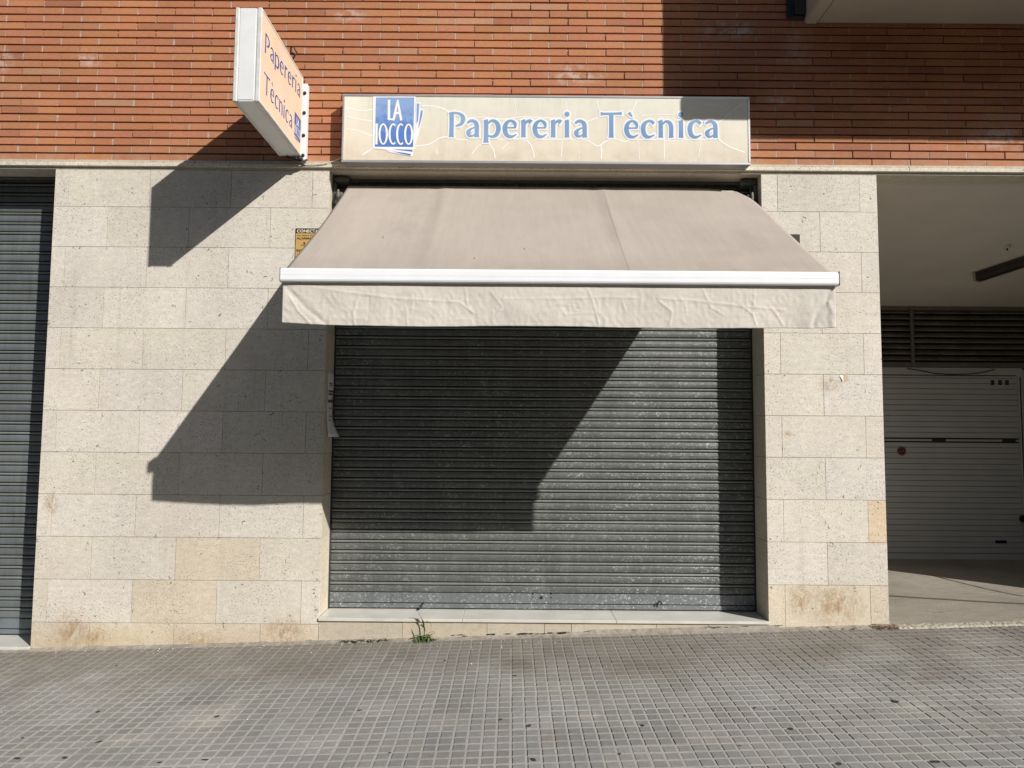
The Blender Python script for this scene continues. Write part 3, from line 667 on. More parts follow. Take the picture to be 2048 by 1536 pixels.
mb=MB(); mb.box(fx0+.006,fx1-.006,FY+.001,FY+.0055,fz0+.006,fz1-.006,0); panel=mb.build('sign_panel',[M_CREAM],sg)
YP=FY+.0008
def fr(x,y,l): return (x,YP-l,y)
def px2(x,y): q=P(x,y,YP); return q.x,q.z
# crackle lines
mb=MB()
Z2=lambda x,y:(660+x/2.3273,150+y/2.3273)       # from the enlargement back to photo pixels
lines=[([(75,150),(150,165),(205,158)],2),([(75,190),(140,205),(205,215)],2),([(75,250),(130,258),(200,285)],2),([(150,372),(200,340)],3),
([(430,142),(500,148),(560,175),(590,215),(615,250)],2.5),([(400,330),(460,322),(520,290),(570,290),(600,300),(640,300)],2.5),([(495,345),(500,370)],1.6),
([(660,368),(690,330),(720,315)],1.6),([(740,318),(762,350),(768,385)],2.5),([(800,345),(830,315)],1.3),([(625,205),(700,195),(800,205),(900,195),(1010,200),(1090,200)],2),([(860,115),(868,180)],1.5),([(1100,125),(1105,180)],1.5),
([(780,300),(830,298),(900,300),(930,320),(945,350),(950,385)],2.8),([(950,300),(1060,300),(1180,300),(1215,315),(1250,330),(1290,305),(1340,300),(1370,310),(1400,300)],2.6),([(1080,305),(1078,380)],1.8),([(1160,345),(1160,390)],1.3),([(1262,330),(1264,392)],2.8),
([(1240,120),(1250,150),(1255,180)],2),([(1430,120),(1415,150),(1405,180)],2),([(1150,230),(1200,215),(1260,195)],2),([(1420,300),(1500,300),(1600,305),(1700,300),(1800,300)],2.6),([(1435,305),(1440,390)],1.6),([(1555,305),(1555,392)],2.2),([(1725,305),(1715,385)],1.6),
([(1810,300),(1860,335),(1930,360)],3.4),([(1930,130),(1870,170),(1830,205),(1800,225)],1.8),([(1740,140),(1800,140),(1850,165)],1.2),([(1450,190),(1560,185),(1620,190)],1.8),([(1660,200),(1740,195),(1790,205)],1.8)]
for li,(pts,wd) in enumerate(lines):
    st=[]
    for x,y in pts:
        X,Z=px2(*Z2(x,y)); st.append((X,Z,wd*.0017*1.6))
    ribbon(mb,st,fr,.0002+.00003*li)
mb.build('crackle_pattern',[M_CRACK],panel,recalc=False)
# wording: letter positions taken from the photo
tx=[('P',62),('a',180),('p',308),('e',443),('r',572),('e',655),('r',782),('i',878),('a',942),('T',1135),('\u00e8',1302),('c',1420),('n',1542),('i',1684),('c',1750),('a',1866)]
items=[]
for ch,x in tx:
    yb=262+(x-62)*6/1900; X,Z=px2(880+x/3.531,200+yb/3.531); items.append((ch,X,Z))
SXU=.1255; SYU=.1235
SXU=(px2(880+(62+122)/3.531,250)[0]-px2(880+62/3.531,250)[0]); SYU=px2(1100,200+140/3.531)[1]-px2(1100,200+263/3.531)[1]
for it_ in (items[:9],items[9:]):
    mb=MB(); letters(mb,it_,fr,SXU,SYU,1.0,.095,.0016,0); mb.build('lettering_outline',[M_VW],panel,recalc=False)
    mb=MB(); letters(mb,it_,fr,SXU,SYU,1.0,.0,.0026,0); mb.build('lettering',[M_BLUEF],panel,recalc=False)
# logo: blue sheet on a fan of sheets
def fp(x,y,l,org=(730,180),s=10.241):
    X,Z=px2(org[0]+x/s,org[1]+y/s); return (X,YP-l,Z)
mb=MB()
def poly(mb,pts,l,m,f=fp): mb.face([f(x,y,l) for x,y in pts],m)
poly(mb,[(165,135),(1040,135),(1030,1210),(150,1205)],.0022,0)
poly(mb,[(1045,250),(1135,255),(1105,900),(1030,1110)],.0020,0); poly(mb,[(1110,380),(1215,400),(1110,860),(1035,1120)],.0021,0)
poly(mb,[(150,1200),(1000,1185),(985,1300),(560,1240)],.00205,0); poly(mb,[(420,1230),(990,1280),(970,1365),(500,1275)],.00215,0)
poly(mb,[(225,155),(1010,155),(985,1170),(200,1165)],.0025,1)
poly(mb,[(1062,275),(1120,285),(1085,640),(1055,700)],.0026,1); poly(mb,[(1145,415),(1190,420),(1165,560),(1100,790),(1095,780)],.0027,1)
poly(mb,[(560,1212),(975,1225),(970,1268),(700,1235)],.0026,1); poly(mb,[(560,1258),(780,1285),(945,1315),(930,1350),(750,1310)],.0027,1)
# LA / IOCCO
for q_,st in enumerate(([(495,205,52),(492,410,50),(490,610,52)],[(470,600,34),(570,605,42)],[(672,205,30),(630,420,48),(585,628,44)],[(675,205,30),(705,420,46),(745,628,46)],[(610,478,46),(735,478,46)])):
    ribbon(mb,st,fp,.0030+.00022*q_,0,1,0)
ribbon(mb,[(240,690,46),(238,900,44),(235,1118,46)],lambda x,y,l: fp(x,y,l),.0031,0,1,0)
def ring(mb,cx,cy,rx,ry,w_,a0,a1,l,f=fp,m=0,n=26):
    o=[];i_=[]
    for q in range(n+1):
        a=math.radians(a0+(a1-a0)*q/n); o.append(f(cx+rx*math.cos(a),cy+ry*math.sin(a),l)); i_.append(f(cx+(rx-w_)*math.cos(a),cy+(ry-w_*.75)*math.sin(a),l))
    mb.mesh(o+i_,[(q,q+1,n+1+q+1,n+1+q) for q in range(n)],m)
ring(mb,375,905,97,218,42,0,360,.0032); ring(mb,580,905,97,218,42,58,302,.0033); ring(mb,735,908,97,220,42,58,302,.0034); ring(mb,895,910,93,218,42,0,360,.0032)
mb.build('logo',[M_VW,M_LBLUE],panel,recalc=False)

# ------------------------------------------------------------------ projecting box sign
SX0,SX1,SY0,SY1,SZ0,SZ1=-1.7133,-1.5525,-.935,-.088,3.481,4.074
ps=thing('projecting_sign','white boxed sign with peach face sticking out from the brick wall on the left','sign')
M_SW=plain('sign_white_enamel',(.74,.75,.75),.4,var=.05,sc_=8,spec=.4)
mb=MB(); mb.bbox(SX0+.004,SX1-.004,SY0+.004,SY1,SZ0+.004,SZ1-.004,.002,0)
mb.box(SX0+.030,SX1-.036,SY0+.0015,SY0+.004,SZ0+.012,SZ1-.004,0); 
mb.box(SX0+.034,SX1-.038,SY0+.004,SY1,SZ0+.0015,SZ0+.004,0,(.9,.9,.9)); mb.build('sign_box',[M_SW],ps)
mb=MB(); F=.016
for xa,xb in ((SX1-.026,SX1+.001),(SX0-.001,SX0+.022)):
    mb.bbox(xa,xb,SY0-.001,SY0+F,SZ0,SZ1,.003,0); mb.bbox(xa,xb,SY1-F,SY1+.001,SZ0,SZ1,.003,0)
    mb.bbox(xa,xb,SY0+F+.0005,SY1-F-.0005,SZ1-F,SZ1,.003,0); mb.bbox(xa,xb,SY0+F+.0005,SY1-F-.0005,SZ0,SZ0+F,.003,0)
mb.build('sign_frame',[plain('sign_frame_white',(.62,.62,.60),.45,var=.15,sc_=14)],ps)
k=N('sign_peach_panel'); c=k.mul(k.rgb((.80,.57,.43)),k.ramp(k.noise(4,4,.6),.3,.7,.93,1.07,False)); c=k.mix(k.ramp(k.noise(2.5,2,.5),.4,.6,0,.35),c,(.78,.62,.42)); M_PEACH=k.fin(c,.45)
mb=MB(); mb.box(SX1-.004,SX1-.0015,SY0+.008,SY1-.008,SZ0+.008,SZ1-.008,0); pp=mb.build('sign_panel',[M_PEACH],ps)
FX=SX1-.0014
def sf(x,y,l): return (FX+l,x,y)
def row_items(txt, pts):          # letter places from photo pixels of each stem foot
    out=[]
    for ch,(x,y) in zip(txt,pts):
        q=PX(x,y,FX); out.append((ch,q.y,q.z))
    return out
# the first line reads outwards-in along Y
def line_items(txt,p0,p1,widths_total=None):
    a=PX(*p0,FX); b=PX(*p1,FX); tw=sum(GL['e' if c_=='\u00e8' else c_][0]+.14 for c_ in txt)
    s=(b.y-a.y)/tw; out=[]; x=0
    for ch in txt:
        f_=x/tw; out.append((ch,a.y+(b.y-a.y)*f_,a.z+(b.z-a.z)*f_)); x+=GL['e' if ch=='\u00e8' else ch][0]+.14
    return out,s
i1,s1_=line_items('Papereria',(529,103),(601,196)); i2,s2_=line_items('T\u00e8cnica',(527,182),(585,259))
yu=.088
M_HALO=plain('pale_halo',(.78,.72,.70),.5); M_NAVY=plain('navy_vinyl',(.05,.085,.24),.45)
for it_,ss in ((i1,s1_),(i2,s2_)):
    mb=MB(); letters(mb,it_,sf,ss,yu,.8,.035,.0002,0); mb.build('lettering_outline',[M_HALO],pp,recalc=False)
    mb=MB(); letters(mb,it_,sf,ss,yu,.78,0,.0012,0); mb.build('lettering',[M_NAVY],pp,recalc=False)
a=PX(589.5,223,FX); b=PX(600.5,282,FX); 
la,lb=a.y,b.y; lz1=a.z; lz0=b.z-.012
mb=MB(); mb.face([sf(la,lz0,.0006),sf(lb,lz0,.0006),sf(lb,lz1,.0006),sf(la,lz1,.0006)],0)
def lg(x,y,l): return sf(la+(lb-la)*x,lz0+(lz1-lz0)*y,l)
for st in ([(.35,.9,.05),(.35,.6,.05)],[(.33,.58,.04),(.45,.58,.04)],[(.58,.9,.04),(.50,.57,.05)],[(.58,.9,.04),(.68,.57,.05)],[(.07,.5,.05),(.07,.1,.05)]): ribbon(mb,st,lg,.0009,0,1.4,1)
for cx,a0,a1 in ((.25,0,360),(.47,50,310),(.66,50,310),(.85,0,360)): ring(mb,cx,.3,.10,.2,.045,a0,a1,.0010,lambda x,y,l: lg(x,y,l),1)
ribbon(mb,[(.1,-.08,.05),(.9,-.04,.05)],lg,.0007,0,1,0); mb.build('logo',[plain('logo_navy',(.07,.12,.33),.45),M_VW],pp,recalc=False)
mb=MB(); bx_=P(613,240,-.055).x; mb.bbox(-1.60,bx_,-.055,-.003,3.465,4.045,.004,0); mb.bbox(-1.62,bx_-.045,-.087,-.056,3.50,4.03,.003,0,(.9,.9,.9))
mb.build('wall_bracket',[M_SW],ps)
for z_ in (3.97,3.82,3.65,3.50):
    mb=MB(); mb.cyl((bx_-.018,-.0555,z_),(0,-1,0),.013,.004,14,0); mb.cyl((bx_-.018,-.0600,z_),(0,-1,0),.008,.008,8,0); mb.build('bolt',[M_DARKM],ps)
mb=MB(); mb.tube([(-1.66,-.10,3.476),(-1.62,-.085,3.462),(-1.57,-.075,3.452),(-1.535,-.06,3.458),(-1.52,-.05,3.47)],.008,8); mb.bbox(-1.58,-1.545,-.10,-.06,3.455,3.478,.003,0); mb.build('cable_gland',[M_DARKM],ps,True)

# power cable from the projecting sign to the fascia
pts=[P(601,324,-.05),P(612,327,-.035),P(630,329,-.03),P(650,327,-.03),P(668,322,-.03),P(688,313,-.035)]
mb=MB(); mb.tube(pts,.0035,8); o=mb.build('power_cable',[plain('cream_pvc',(.62,.58,.48),.5)],None,True); tag(o,'thin cream cable sagging from the projecting sign to the fascia sign','cable')
mb=MB(); a=P(583,94,0); b=P(595,108,0); c_=P(586,118,0)
mb.tube([(a.x,-.003,a.z),(a.x+.025,-.03,a.z-.015),(b.x,-.012,b.z),(b.x-.005,-.02,b.z-.008),(c_.x,-.002,c_.z)],.0055,7); o=mb.build('wall_hook',[M_DARKM],None,True); tag(o,'dark bent metal hook on the brick behind the projecting sign','hook')

# ------------------------------------------------------------------ awning
aw=thing('awning','beige folding-arm awning with white front bar and wrinkled valance over the shop shutter','awning')
AX0,AX1=-1.266,1.764
BT,BB=2.373,2.298                      # bar top / bottom
# canopy cloth: from roller to bar, slight sag, seam bands
mb=MB(); nx,ny=150,46; yt,zt=.095,3.330; yb,zb_=-1.262,2.366
seams=[(P(893,378,.09).x,P(843,533,-1.25).x),(P(1205,378,.09).x,P(1262,538,-1.25).x)]
vs=[];fs=[];tn=[]
for j in range(ny+1):
    f_=j/ny
    xa=-1.247+(AX0+.006+1.247)*f_; xb=1.722+(AX1-.008-1.722)*f_
    if f_<.14: xb-= .055*(1-f_/.14)**1.6 ; 
    for i in range(nx+1):
        u=i/nx; x=xa+(xb-xa)*u
        y=yt+(yb-yt)*f_; z=zt+(zb_-zt)*f_
        sag=-.016*math.sin(math.pi*f_)*(.6+.4*math.sin(math.pi*u))
        edge=-.02*math.exp(-((1-u)/.05)**2)*math.exp(-(f_/.2)**2)-.012*math.exp(-(u/.03)**2)*math.sin(math.pi*f_)
        rip=0
        for s0,s1__ in seams:
            xs=s0+(s1__-s0)*f_; d=x-xs
            rip+=.0045*math.exp(-(d/.035)**2)*math.sin(math.pi*min(1,f_+.15))-.003*math.exp(-((d+.07)/.04)**2)
        rip+=.0016*noise.noise(Vector((x*5,f_*1.3,1)))+.004*noise.noise(Vector((x*1.5,f_*2,5)))
        nz=Vector((0,-.58,.81)); off=sag+edge+rip
        vs.append((x,y+nz.y*off,z+nz.z*off))
for j in range(ny):
    for i in range(nx): q=j*(nx+1)+i; fs.append((q,q+nx+1,q+nx+2,q+1))
mb.mesh(vs,fs,0); can=mb.build('canopy',[M_CLOTH],aw,True,recalc=False)
so=can.modifiers.new('thickness','SOLIDIFY'); so.thickness=.0015; so.offset=-1
for s0,s1__ in seams:
    mb=MB(); n=20; vs=[]
    for j in range(n+1):
        f_=j/n; x=s0+(s1__-s0)*f_; y=yt+(yb-yt)*f_; z=zt+(zb_-zt)*f_; u=(x+1.247)/3.0; off=-.016*math.sin(math.pi*f_)*(.6+.4*math.sin(math.pi*u))+.0045*math.sin(math.pi*min(1,f_+.15))+.0016*noise.noise(Vector((x*5,f_*1.3,1)))+.004*noise.noise(Vector((x*1.5,f_*2,5)))+.0008
        for dx in (-.006,.006): vs.append((x+dx,y-.58*off,z+.81*off))
    mb.mesh(vs,[(2*j,2*j+2,2*j+3,2*j+1) for j in range(n)],0,(.985,.98,.975))
    mb.build('seam_tape',[M_CLOTH],can,recalc=False)
# a few bits of grit lying on the cloth
mb=MB()
for px,py in ((948,517),(1048,498),(765,475)):
    f_=0.0; q=None
    for st_ in range(200):
        f_=st_/200; y=yt+(yb-yt)*f_; z=zt+(zb_-zt)*f_-.012*math.sin(math.pi*f_); p_=P(px,py,y)
        if p_.z>=z: q=p_; break
    if q is None: continue
    for e in range(2): mb.bbox(q.x+e*.007,q.x+.006+e*.007,q.y-.003,q.y+.002,q.z+.002,q.z+.006,.001,e%2)
mb.build('grit',[M_DARKM,M_VW],can)
mb=MB(); mb.tube([(-1.22,.11,3.285),(1.645,.11,3.285)],.031,20,0); mb.build('roller_tube',[M_CLOTH],aw,True)
# front bar with end caps
mb=MB(); prof=[(-1.302,BB+.004),(-1.305,BB+.012),(-1.305,BT-.012),(-1.300,BT-.003),(-1.292,BT),(-1.262,BT),(-1.252,BT-.006),(-1.250,BB+.01),(-1.256,BB),(-1.296,BB)]
n=len(prof)
mb.mesh([(AX0,y,z) for y,z in prof]+[(AX1,y,z) for y,z in prof],[(i,(i+1)%n,n+(i+1)%n,n+i) for i in range(n)],0)
mb.box(AX0+.002,AX1-.002,-1.3058,-1.3040,BB+.036,BB+.0375,0,(.5,.5,.5))
mb.build('front_bar',[M_WHITE],aw)
for x0_,x1_ in ((AX0-.004,AX0-.0003),(AX1+.0003,AX1+.004)):
    mb=MB(); mb.bbox(x0_,x1_,-1.307,-1.249,BB-.001,BT+.001,.001,0); mb.build('end_cap',[plain('grey_plastic',(.12,.12,.13),.5)],aw)
# valance with creases
creases=[([(90,240),(300,265),(640,312),(900,345),(1340,370)],.0035,(540,500,3.531)),([(1340,370),(1430,440)],.004,(540,500,3.531)),([(100,245),(200,350),(300,450),(400,525)],-.006,(540,500,3.531)),([(140,330),(200,430),(290,525)],.004,(540,500,3.531)),
([(625,330),(590,450),(600,520)],.0025,(540,500,3.531)),([(700,330),(700,420),(690,520)],-.0025,(540,500,3.531)),([(960,400),(970,520)],.003,(540,500,3.531)),([(1010,360),(1000,450)],.0025,(540,500,3.531)),([(1380,260),(1390,380),(1420,430)],.003,(540,500,3.531)),([(1560,300),(1640,400),(1560,520)],.0025,(540,500,3.531)),([(1630,345),(2048,345)],.002,(540,500,3.531)),
([(0,335),(400,325),(600,330)],.003,(1100,500,3.4133)),([(250,260),(290,350),(330,500)],.0035,(1100,500,3.4133)),([(730,330),(1000,350),(1300,385),(1600,410)],.0035,(1100,500,3.4133)),([(740,350),(830,420),(815,515)],.004,(1100,500,3.4133)),([(920,340),(925,420)],.003,(1100,500,3.4133)),([(1040,270),(1090,390),(1180,445)],.0035,(1100,500,3.4133)),([(1310,385),(1380,440),(1405,515)],.0045,(1100,500,3.4133)),([(1520,400),(1590,515)],.004,(1100,500,3.4133)),([(1395,260),(1385,390)],.003,(1100,500,3.4133)),
([(1910,260),(1880,360),(1820,430),(1800,520)],-.007,(1100,500,3.4133)),([(1900,360),(1930,440),(1920,520)],.006,(1100,500,3.4133)),([(60,370),(200,390)],.002,(1100,500,3.4133)),([(100,440),(330,430)],.002,(1100,500,3.4133)),([(490,340),(515,420)],.002,(1100,500,3.4133))]
cw=[]
for pts,a_,(ox,oy,s) in creases:
    q=[(lambda p_:(p_.x,p_.z))(P(ox+x/s,oy+y/s,-1.27)) for x,y in pts]
    for (x0_,z0_),(x1_,z1_) in zip(q[:-1],q[1:]): cw.append((x0_,z0_,x1_,z1_,a_))
def crease(x,z):
    s=0
    for x0_,z0_,x1_,z1_,a_ in cw:
        if x<min(x0_,x1_)-.03 or x>max(x0_,x1_)+.03: continue
        dx,dz=x1_-x0_,z1_-z0_; t=((x-x0_)*dx+(z-z0_)*dz)/(dx*dx+dz*dz); t=max(0,min(1,t)); d=math.hypot(x-x0_-t*dx,z-z0_-t*dz)
        v=a_*math.exp(-(d/(.0065 if abs(a_)<.005 else .014))**2)
        if abs(v)>abs(s): s=v
    return s
mb=MB(); nx,nz=620,44; vs=[];fs=[]
for j in range(nz+1):
    f_=j/nz
    for i in range(nx+1):
        u=i/nx; x=AX0+.006+(AX1-AX0-.016)*u
        zb2=2.063+.0035*math.sin(x*4.2+1)+.003*noise.noise(Vector((x*3,0,8)))+.001*noise.noise(Vector((x*14,0,8)))
        if u<.12: zb2+=.010*(1-u/.12)**2
        if u>.97: zb2+=.004*((u-.97)/.03)
        z=BB+.002+(zb2-BB-.002)*f_
        y=-1.276-.010*f_*noise.noise(Vector((x*2.3,0,4)))-.006*f_*math.sin(x*7)-.0030*noise.noise(Vector((x*9,z*9,2)))*min(1,f_*3)
        y-=crease(x,z)*min(1,f_*4)*.62
        y-=.0013*(1-abs(noise.noise(Vector((x*26,z*20,6))))*2.4)*min(1,f_*3); y-=.0022*noise.noise(Vector((x*13,z*4,9)))*f_
        vs.append((x,y,z))
for j in range(nz):
    for i in range(nx): q=j*(nx+1)+i; fs.append((q,q+nx+1,q+nx+2,q+1))
mb.mesh(vs,fs,0); val=mb.build('valance',[M_VAL],aw,True,recalc=False)
so=val.modifiers.new('thickness','SOLIDIFY'); so.thickness=.0012; so.offset=1
# arms and shoulder brackets
for sgn,x in ((-1,XR),(1,QL)):
    xi=x-sgn*.004; xo=x-sgn*.125
    a,b=sorted((xi,xo)); mb=MB()
    mb.bbox(a,b,.07,.15,3.352,3.398,.012,0); a2,b2=sorted((xi,x-sgn*.03)); mb.bbox(a2,b2,.07,.15,3.18,3.351,.006,0)
    mb.build('wall_bracket',[plain('bracket_grey',(.10,.10,.095),.45,.3)],aw)
    mb=MB(); sx=x-sgn*.15
    mb.cyl((x-sgn*.03,.09,3.25),(-sgn,0,0),.030,.05,18,0); mb.cyl((x-sgn*.035,.06,3.19),(-sgn,0,0),.024,.045,16,0); mb.tube([(x-sgn*.05,.05,3.28),(x-sgn*.06,.02,3.22),(x-sgn*.055,.045,3.14)],.009,8)
    mb.build('shoulder_joint',[plain('cast_metal',(.22,.22,.20),.45,.5)],aw)
    mb=MB(); mb.tube([(sx,.06,3.20),(sx-sgn*.10,-.60,2.70)],.020,10); mb.cyl((sx-sgn*.10,-.60,2.67),(0,0,1),.03,.06,16); mb.tube([(sx-sgn*.10,-.60,2.68),(sx-sgn*.04,-1.245,2.33)],.017,10); mb.build('folding_arm',[M_WHITE],aw)

# ------------------------------------------------------------------ small things on the wall
def text_mesh(txt,size,bold=.0,sx=1.0):
    cu=bpy.data.curves.new('lettering','FONT'); cu.body=txt; cu.size=size; cu.offset=bold; cu.resolution_u=3
    o=bpy.data.objects.new('lettering',cu); col.objects.link(o); bpy.context.view_layer.update()
    me=bpy.data.meshes.new_from_object(o); bpy.data.objects.remove(o)
    xs=[v.co.x for v in me.vertices]; x0=min(xs); w_=max(xs)-x0
    return me,x0,w_
def put_text(parent,txt,x,z,w_,h,y,mat,bold=.0):
    me,x0,tw=text_mesh(txt,1.0,bold); ys=[v.co.y for v in me.vertices]; y0=min(ys); th=max(ys)-y0
    for v in me.vertices:
        v.co=Vector((x+(v.co.x-x0)/tw*w_, y, z+(v.co.y-y0)/th*h))
    me.materials.clear(); me.materials.append(mat)
    o=bpy.data.objects.new('lettering',me); col.objects.link(o); o.parent=parent; return o
M_AY=plain('ochre_print',(.52,.34,.12),.5,var=.06); M_AB=plain('black_print',(.022,.016,.012),.5); M_AW=plain('cream_print',(.80,.72,.58),.5)
M_AS=plain('pale_sticker',(.66,.62,.54),.5)
def alarm(x0,ztop,lab):
    t_=thing('alarm_sign',lab,'sign','burglar alarm plates either side of the shop opening')
    W,H=.235,.30
    mb=MB(); mb.bbox(x0,x0+W,-.0075,-.0015,ztop-H,ztop,.002,0); mb.box(x0+.003,x0+W*.64,-.0082,-.0077,ztop-.212,ztop-.038,1); mb.box(x0+W*.66,x0+W-.004,-.0082,-.0077,ztop-.212,ztop-.09,1); mb.box(x0+.010,x0+W-.010,-.0082,-.0077,ztop-.292,ztop-.222,2)
    mb.build('plate',[M_AB,M_AY,M_AS],t_)
    put_text(t_,'CONECTA',x0+.010,ztop-.0325,.158,.023,-.0092,M_AW,.02)
    put_text(t_,'con central de',x0+.012,ztop-.058,.115,.009,-.0092,M_AB,.01)
    put_text(t_,'ALARMAS',x0+.010,ztop-.084,.122,.017,-.0092,M_AB,.015)
    mb=MB(); mb.cyl((x0+.067,-.0085,ztop-.112),(0,-1,0),.007,.0008,12,0); mb.box(x0+.043,x0+.098,-.0092,-.0085,ztop-.128,ztop-.124,0,(2,1.4,.9)); mb.build('emblem',[M_AB],t_)
    put_text(t_,'902 2',x0+.008,ztop-.178,.10,.020,-.0092,M_AB,.015)
    return t_
a1=P(592,457); alarm(a1.x,a1.z,'black and ochre alarm plate on the left stone wall, half hidden by the awning')
a2=P(1599,469); alarm(a2.x-.235,a2.z,'black alarm plate on the right pillar, only its corner showing past the awning')

# paper notice on the left reveal
mb=MB(); n=18; vs=[];fs=[]
for j in range(n+1):
    f_=j/n
    for i in range(5):
        u=i/4; Y=.078+.155*u; z=1.935-.49*f_+.012*u*0
        out=.002+.004*math.sin(f_*9)*u+ (.055*max(0,(f_-.70)/.30)**1.7)*(.25+.75*u)
        vs.append((XR+.0012+out,Y,z))
for j in range(n):
    for i in range(4): q=j*5+i; fs.append((q,q+1,q+6,q+5))
mb.mesh(vs,fs,0); nt_=mb.build('paper_notice',[plain('printer_paper',(.74,.74,.76),.8,var=.02)],None,True,recalc=False)
so=nt_.modifiers.new('thickness','SOLIDIFY'); so.thickness=.0006
tag(nt_,'narrow white paper notice taped beside the shop shutter, curling at its bottom','notice')
mb=MB()
for z_,h_,y0_,y1_ in ((1.845,.008,.10,.20),(1.83,.008,.11,.19),(1.79,.013,.095,.215),(1.768,.014,.095,.20),(1.72,.024,.09,.14),(1.72,.018,.16,.21),(1.66,.006,.11,.19),(1.60,.006,.11,.19),(1.57,.006,.12,.18)):
    y=y0_
    while y<y1_:
        e=min(y+R(.008,.022),y1_); mb.box(XR+.0078,XR+.0082,y,e,z_-h_,z_,0); y=e+.005
mb.build('printed_lines',[M_AB],nt_)
q=P(1688,758)
mb=MB(); mb.face([(q.x-.033,-.0018,q.z+.028),(q.x-.006,-.0018,q.z+.026),(q.x-.008,-.006,q.z-.022),(q.x-.016,-.007,q.z-.006)],0); mb.face([(q.x-.006,-.0012,q.z+.03),(q.x+.02,-.0012,q.z+.036),(q.x+.035,-.0012,q.z-.01),(q.x+.008,-.0012,q.z-.026),(q.x-.006,-.0012,q.z-.016)],1)
o=mb.build('paper_scrap',[M_VW,plain('old_tape',(.55,.44,.28),.6)],None,recalc=False); tag(o,'torn white paper corner and brown tape stuck on the right stone pillar','paper scrap')

# ------------------------------------------------------------------ weeds and dry leaves
M_LEAF=plain('weed_green',(.075,.125,.035),.6,var=.3,sc_=40); M_LEAFD=plain('weed_dark',(.05,.06,.025),.6,var=.3,sc_=40); M_LEAFY=plain('weed_pale',(.16,.20,.09),.6,var=.25,sc_=40)
def blade(mb,base,dirv,L_,w_,curl,m):
    base=Vector(base); d=Vector(dirv).normalized(); side=d.cross(Vector((0,0,1)));
    if side.length<.1: side=Vector((1,0,0))
    side.normalize(); n=7; vs=[]; p=base.copy()
    for i in range(n+1):
        t=i/n; ww=w_*math.sin(math.pi*min(.97,t*.85+.12)); vs+= [p-side*ww/2+Vector((0,0,ww*.15)),p+Vector((0,0,0)),p+side*ww/2+Vector((0,0,ww*.15))]
        d=(d+Vector((0,0,-curl/n))).normalized(); p=p+d*L_/n
    fs=[]
    for i in range(n):
        for j in range(2): fs.append((i*3+j,i*3+j+1,i*3+3+j+1,i*3+3+j))
    mb.mesh(vs,fs,m)
b0=G(846,1283); b0.y=-.03; b0.z=gz(b0.x,-.03)
mb=MB()
for i in range(70):
    a=R(0,2*math.pi); el=R(.1,1.1); mb_dir=(math.cos(a)*math.cos(el)*1.2,-abs(math.sin(a))*math.cos(el)*.8-.05,math.sin(el))
    blade(mb,(b0.x+R(-.035,.05),b0.y+R(-.02,.02),b0.z+R(0,.025)),mb_dir,R(.035,.08),R(.011,.019),R(.8,2.2),random.choice([0,0,0,1,2]))
for i in range(9): blade(mb,(b0.x+R(.02,.07),b0.y,b0.z+.004),(R(.6,1),R(-.5,.1),R(.05,.4)),R(.03,.06),R(.007,.011),R(.5,1.2),random.choice([0,2]))
w1=mb.build('weed',[M_LEAF,M_LEAFD,M_LEAFY],None,recalc=False); tag(w1,'leafy green weed with one tall shoot growing at the foot of the doorstep','weed','weeds in the gap below the doorstep')
mb=MB(); 
mb.tube([(b0.x+.006,b0.y,b0.z+.03),(b0.x+.004,b0.y-.006,b0.z+.10),(b0.x+.0,b0.y-.01,b0.z+.135)],.0035,6,0)
blade(mb,(b0.x,b0.y-.01,b0.z+.13),(-.55,-.1,1),.085,.020,.15,0); blade(mb,(b0.x+.002,b0.y-.008,b0.z+.12),(.45,-.1,1),.085,.010,3.2,0); blade(mb,(b0.x-.03,b0.y,b0.z+.02),(-.35,-.1,1),.09,.009,-.3,0); blade(mb,(b0.x+.03,b0.y,b0.z+.05),(.9,-.2,.5),.06,.010,.6,0); blade(mb,(b0.x+.0,b0.y,b0.z+.1),(-.2,-.2,1),.07,.014,.4,0)
mb.build('shoot',[M_LEAFD],w1,recalc=False)
mb=MB()
for i in range(60):
    x=G(690+90*(i/60)**1.5,1284).x+R(-.01,.01); blade(mb,(x,-.022+R(-.012,.008),gz(x,-.02)+.008),(R(-1,1),R(-.9,.0),R(.1,.55)),R(.022,.052),R(.006,.012),R(.5,1.8),random.choice([0,1,1,2]))
w2=mb.build('weed',[M_LEAF,M_LEAFD,M_LEAFY],None,recalc=False); tag(w2,'low creeping weed lying flat along the base of the skirting left of the tall one','weed','weeds in the gap below the doorstep')
mb=MB()
M_DRY=plain('dry_leaf',(.20,.10,.05),.8,var=.4,sc_=60); M_DRY2=plain('dry_leaf_pale',(.30,.20,.11),.8,var=.4,sc_=60)
for i in range(110):
    x=R(2.55,2.70) if i<80 else R(2.2,2.85); y=-.035+R(-.035,.03); a=R(0,6); r=R(.004,.011); z_=gz(x,y)+R(.004,.016)
    mb.face([(x+r*math.cos(a+q*1.57)*(1.6 if q%2 else .8),y+r*math.sin(a+q*1.57),z_+R(-.004,.004)) for q in range(4)],i%2)
o=mb.build('dry_leaves',[M_DRY,M_DRY2],None,recalc=False); tag(o,'small heap of brown dry leaves at the foot of the right pillar','dry leaves',kind='stuff')
mb=MB()
for i in range(420):
    x=R(-4.5,5.5); y=-.03-abs(random.gauss(0,.12 if i%4 else .9)); a=R(0,6); r=R(.0015,.005); z_=gz(x,y)+.003
    mb.mesh([(x+r*math.cos(a+q*2.1),y+r*math.sin(a+q*2.1),z_) for q in range(3)]+[(x,y,z_+r)],[(0,1,3),(1,2,3),(2,0,3)],i%3)
o=mb.build('grit',[M_DRY,M_VW,M_CONC],None,recalc=False); tag(o,'scattered crumbs of grit along the wall','grit',kind='stuff')

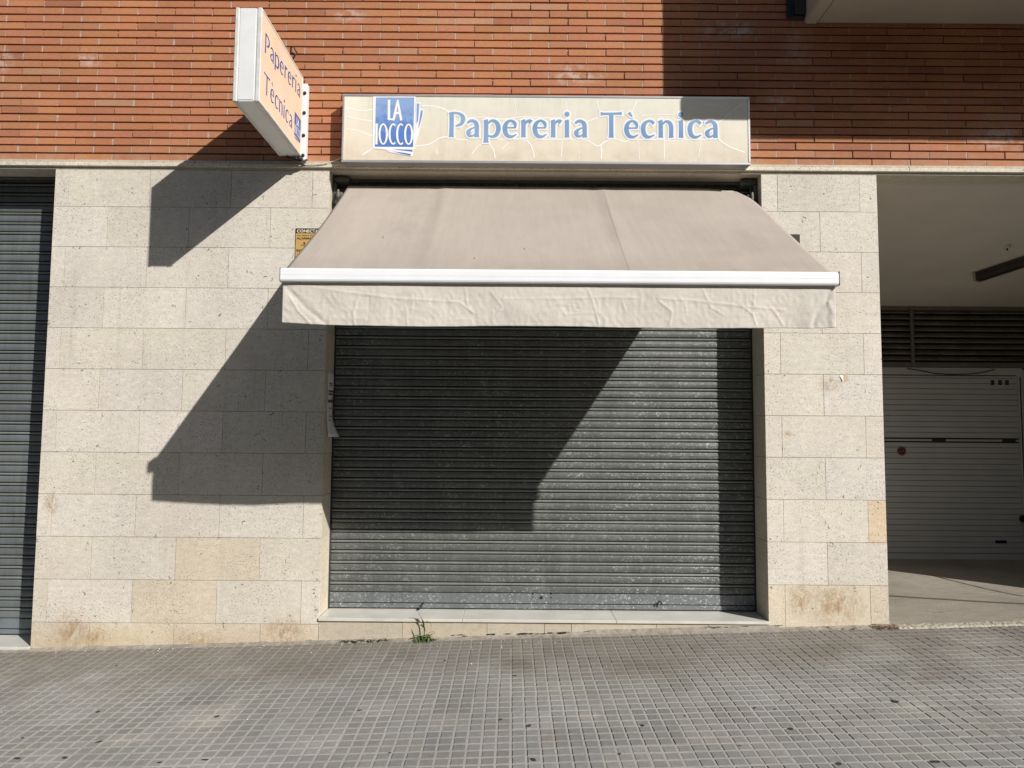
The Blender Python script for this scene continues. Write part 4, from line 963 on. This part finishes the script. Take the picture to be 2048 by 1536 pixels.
# ------------------------------------------------------------------ garage ceiling lamp, hook, cable, street cable
def cz(Y): return 3.405-(Y-.2)*(3.405-2.925)/2.52
def on_ceiling(px,py,d=0):
    Y=.3
    for i in range(400):
        Y=.25+i*.006; p_=P(px,py,Y)
        if p_.z>=cz(Y)-d: return p_
    return p_
la_=on_ceiling(1953,556,.05); lb_=on_ceiling(2048,525,.05); dv=(lb_-la_); dv.z=0; dv.normalize()
lt=thing('ceiling_lamp','dark fluorescent batten lamp, unlit, under the garage ceiling','lamp')
e=la_+dv*1.25; z1_,z2_=cz(la_.y),cz(e.y); sd=Vector((-dv.y,dv.x,0))
def prism(mb,a,b,sd,w_,h,dz,m,t=(1,1,1)):
    vs=[]
    for p_ in (a,b):
        for q,r_ in ((-w_,0),(w_,0),(w_*.8,-h),(-w_*.8,-h)): vs.append(p_+sd*q+Vector((0,0,dz+r_)))
    mb.mesh(vs,[(0,1,5,4),(1,2,6,5),(2,3,7,6),(3,0,4,7),(0,3,2,1),(4,5,6,7)],m,t)
A_=Vector((la_.x,la_.y,z1_)); B_=Vector((e.x,e.y,z2_))
mb=MB(); prism(mb,A_,B_,sd,.05,.035,-.002,0); mb.build('housing',[M_DARKM],lt)
mb=MB(); prism(mb,A_+dv*.02,B_-dv*.02,sd,.062,.045,-.038,0); mb.build('diffuser',[plain('dusty_diffuser',(.035,.028,.02),.4,var=.3,sc_=14)],lt)
mb=MB(); prism(mb,A_-dv*.005,A_+dv*.018,sd,.066,.085,-.001,0); mb.build('end_cap',[M_SOFF],lt)
q=on_ceiling(2015,490,0); mb=MB(); mb.cyl((q.x,q.y,cz(q.y)-.03),(0,0,1),.022,.03,14,0); mb.tube([(q.x,q.y,q.z-.02),(q.x-.01,q.y-.01,q.z-.05),(q.x-.02,q.y-.01,q.z-.04)],.006,6,1); o=mb.build('ceiling_hook',[M_CEIL,M_BLACK]); tag(o,'small round fitting with a hook on the garage ceiling near the lamp','hook')
pts=[P(x,y,YB-.05) for x,y in ((1815,737),(1840,741),(1870,747),(1900,749),(1940,748),(1970,744),(1990,739))]
mb=MB(); mb.tube(pts,.006,6); o=mb.build('hanging_wire',[M_BLACK],None,True); tag(o,'thin black wire sagging across the top of the garage door','wire')
# overhead service cable beyond the right of the frame; its shadow crosses the driveway
f0=Vector((3.16,.92,.145)); f1=Vector((4.04,.58,.145)); k0=3.1; s0=f0+Vector((1.035,-1,.862))*k0; s1v=f1+Vector((1.035,-1,.862))*k0; d=(s1v-s0).normalized()
mb=MB(); mb.tube([s0-d*1.6,s0+d*6],.022,10); o=mb.build('overhead_cable',[M_BLACK],None,True); tag(o,'thick black service cable strung over the pavement right of the garage','cable')
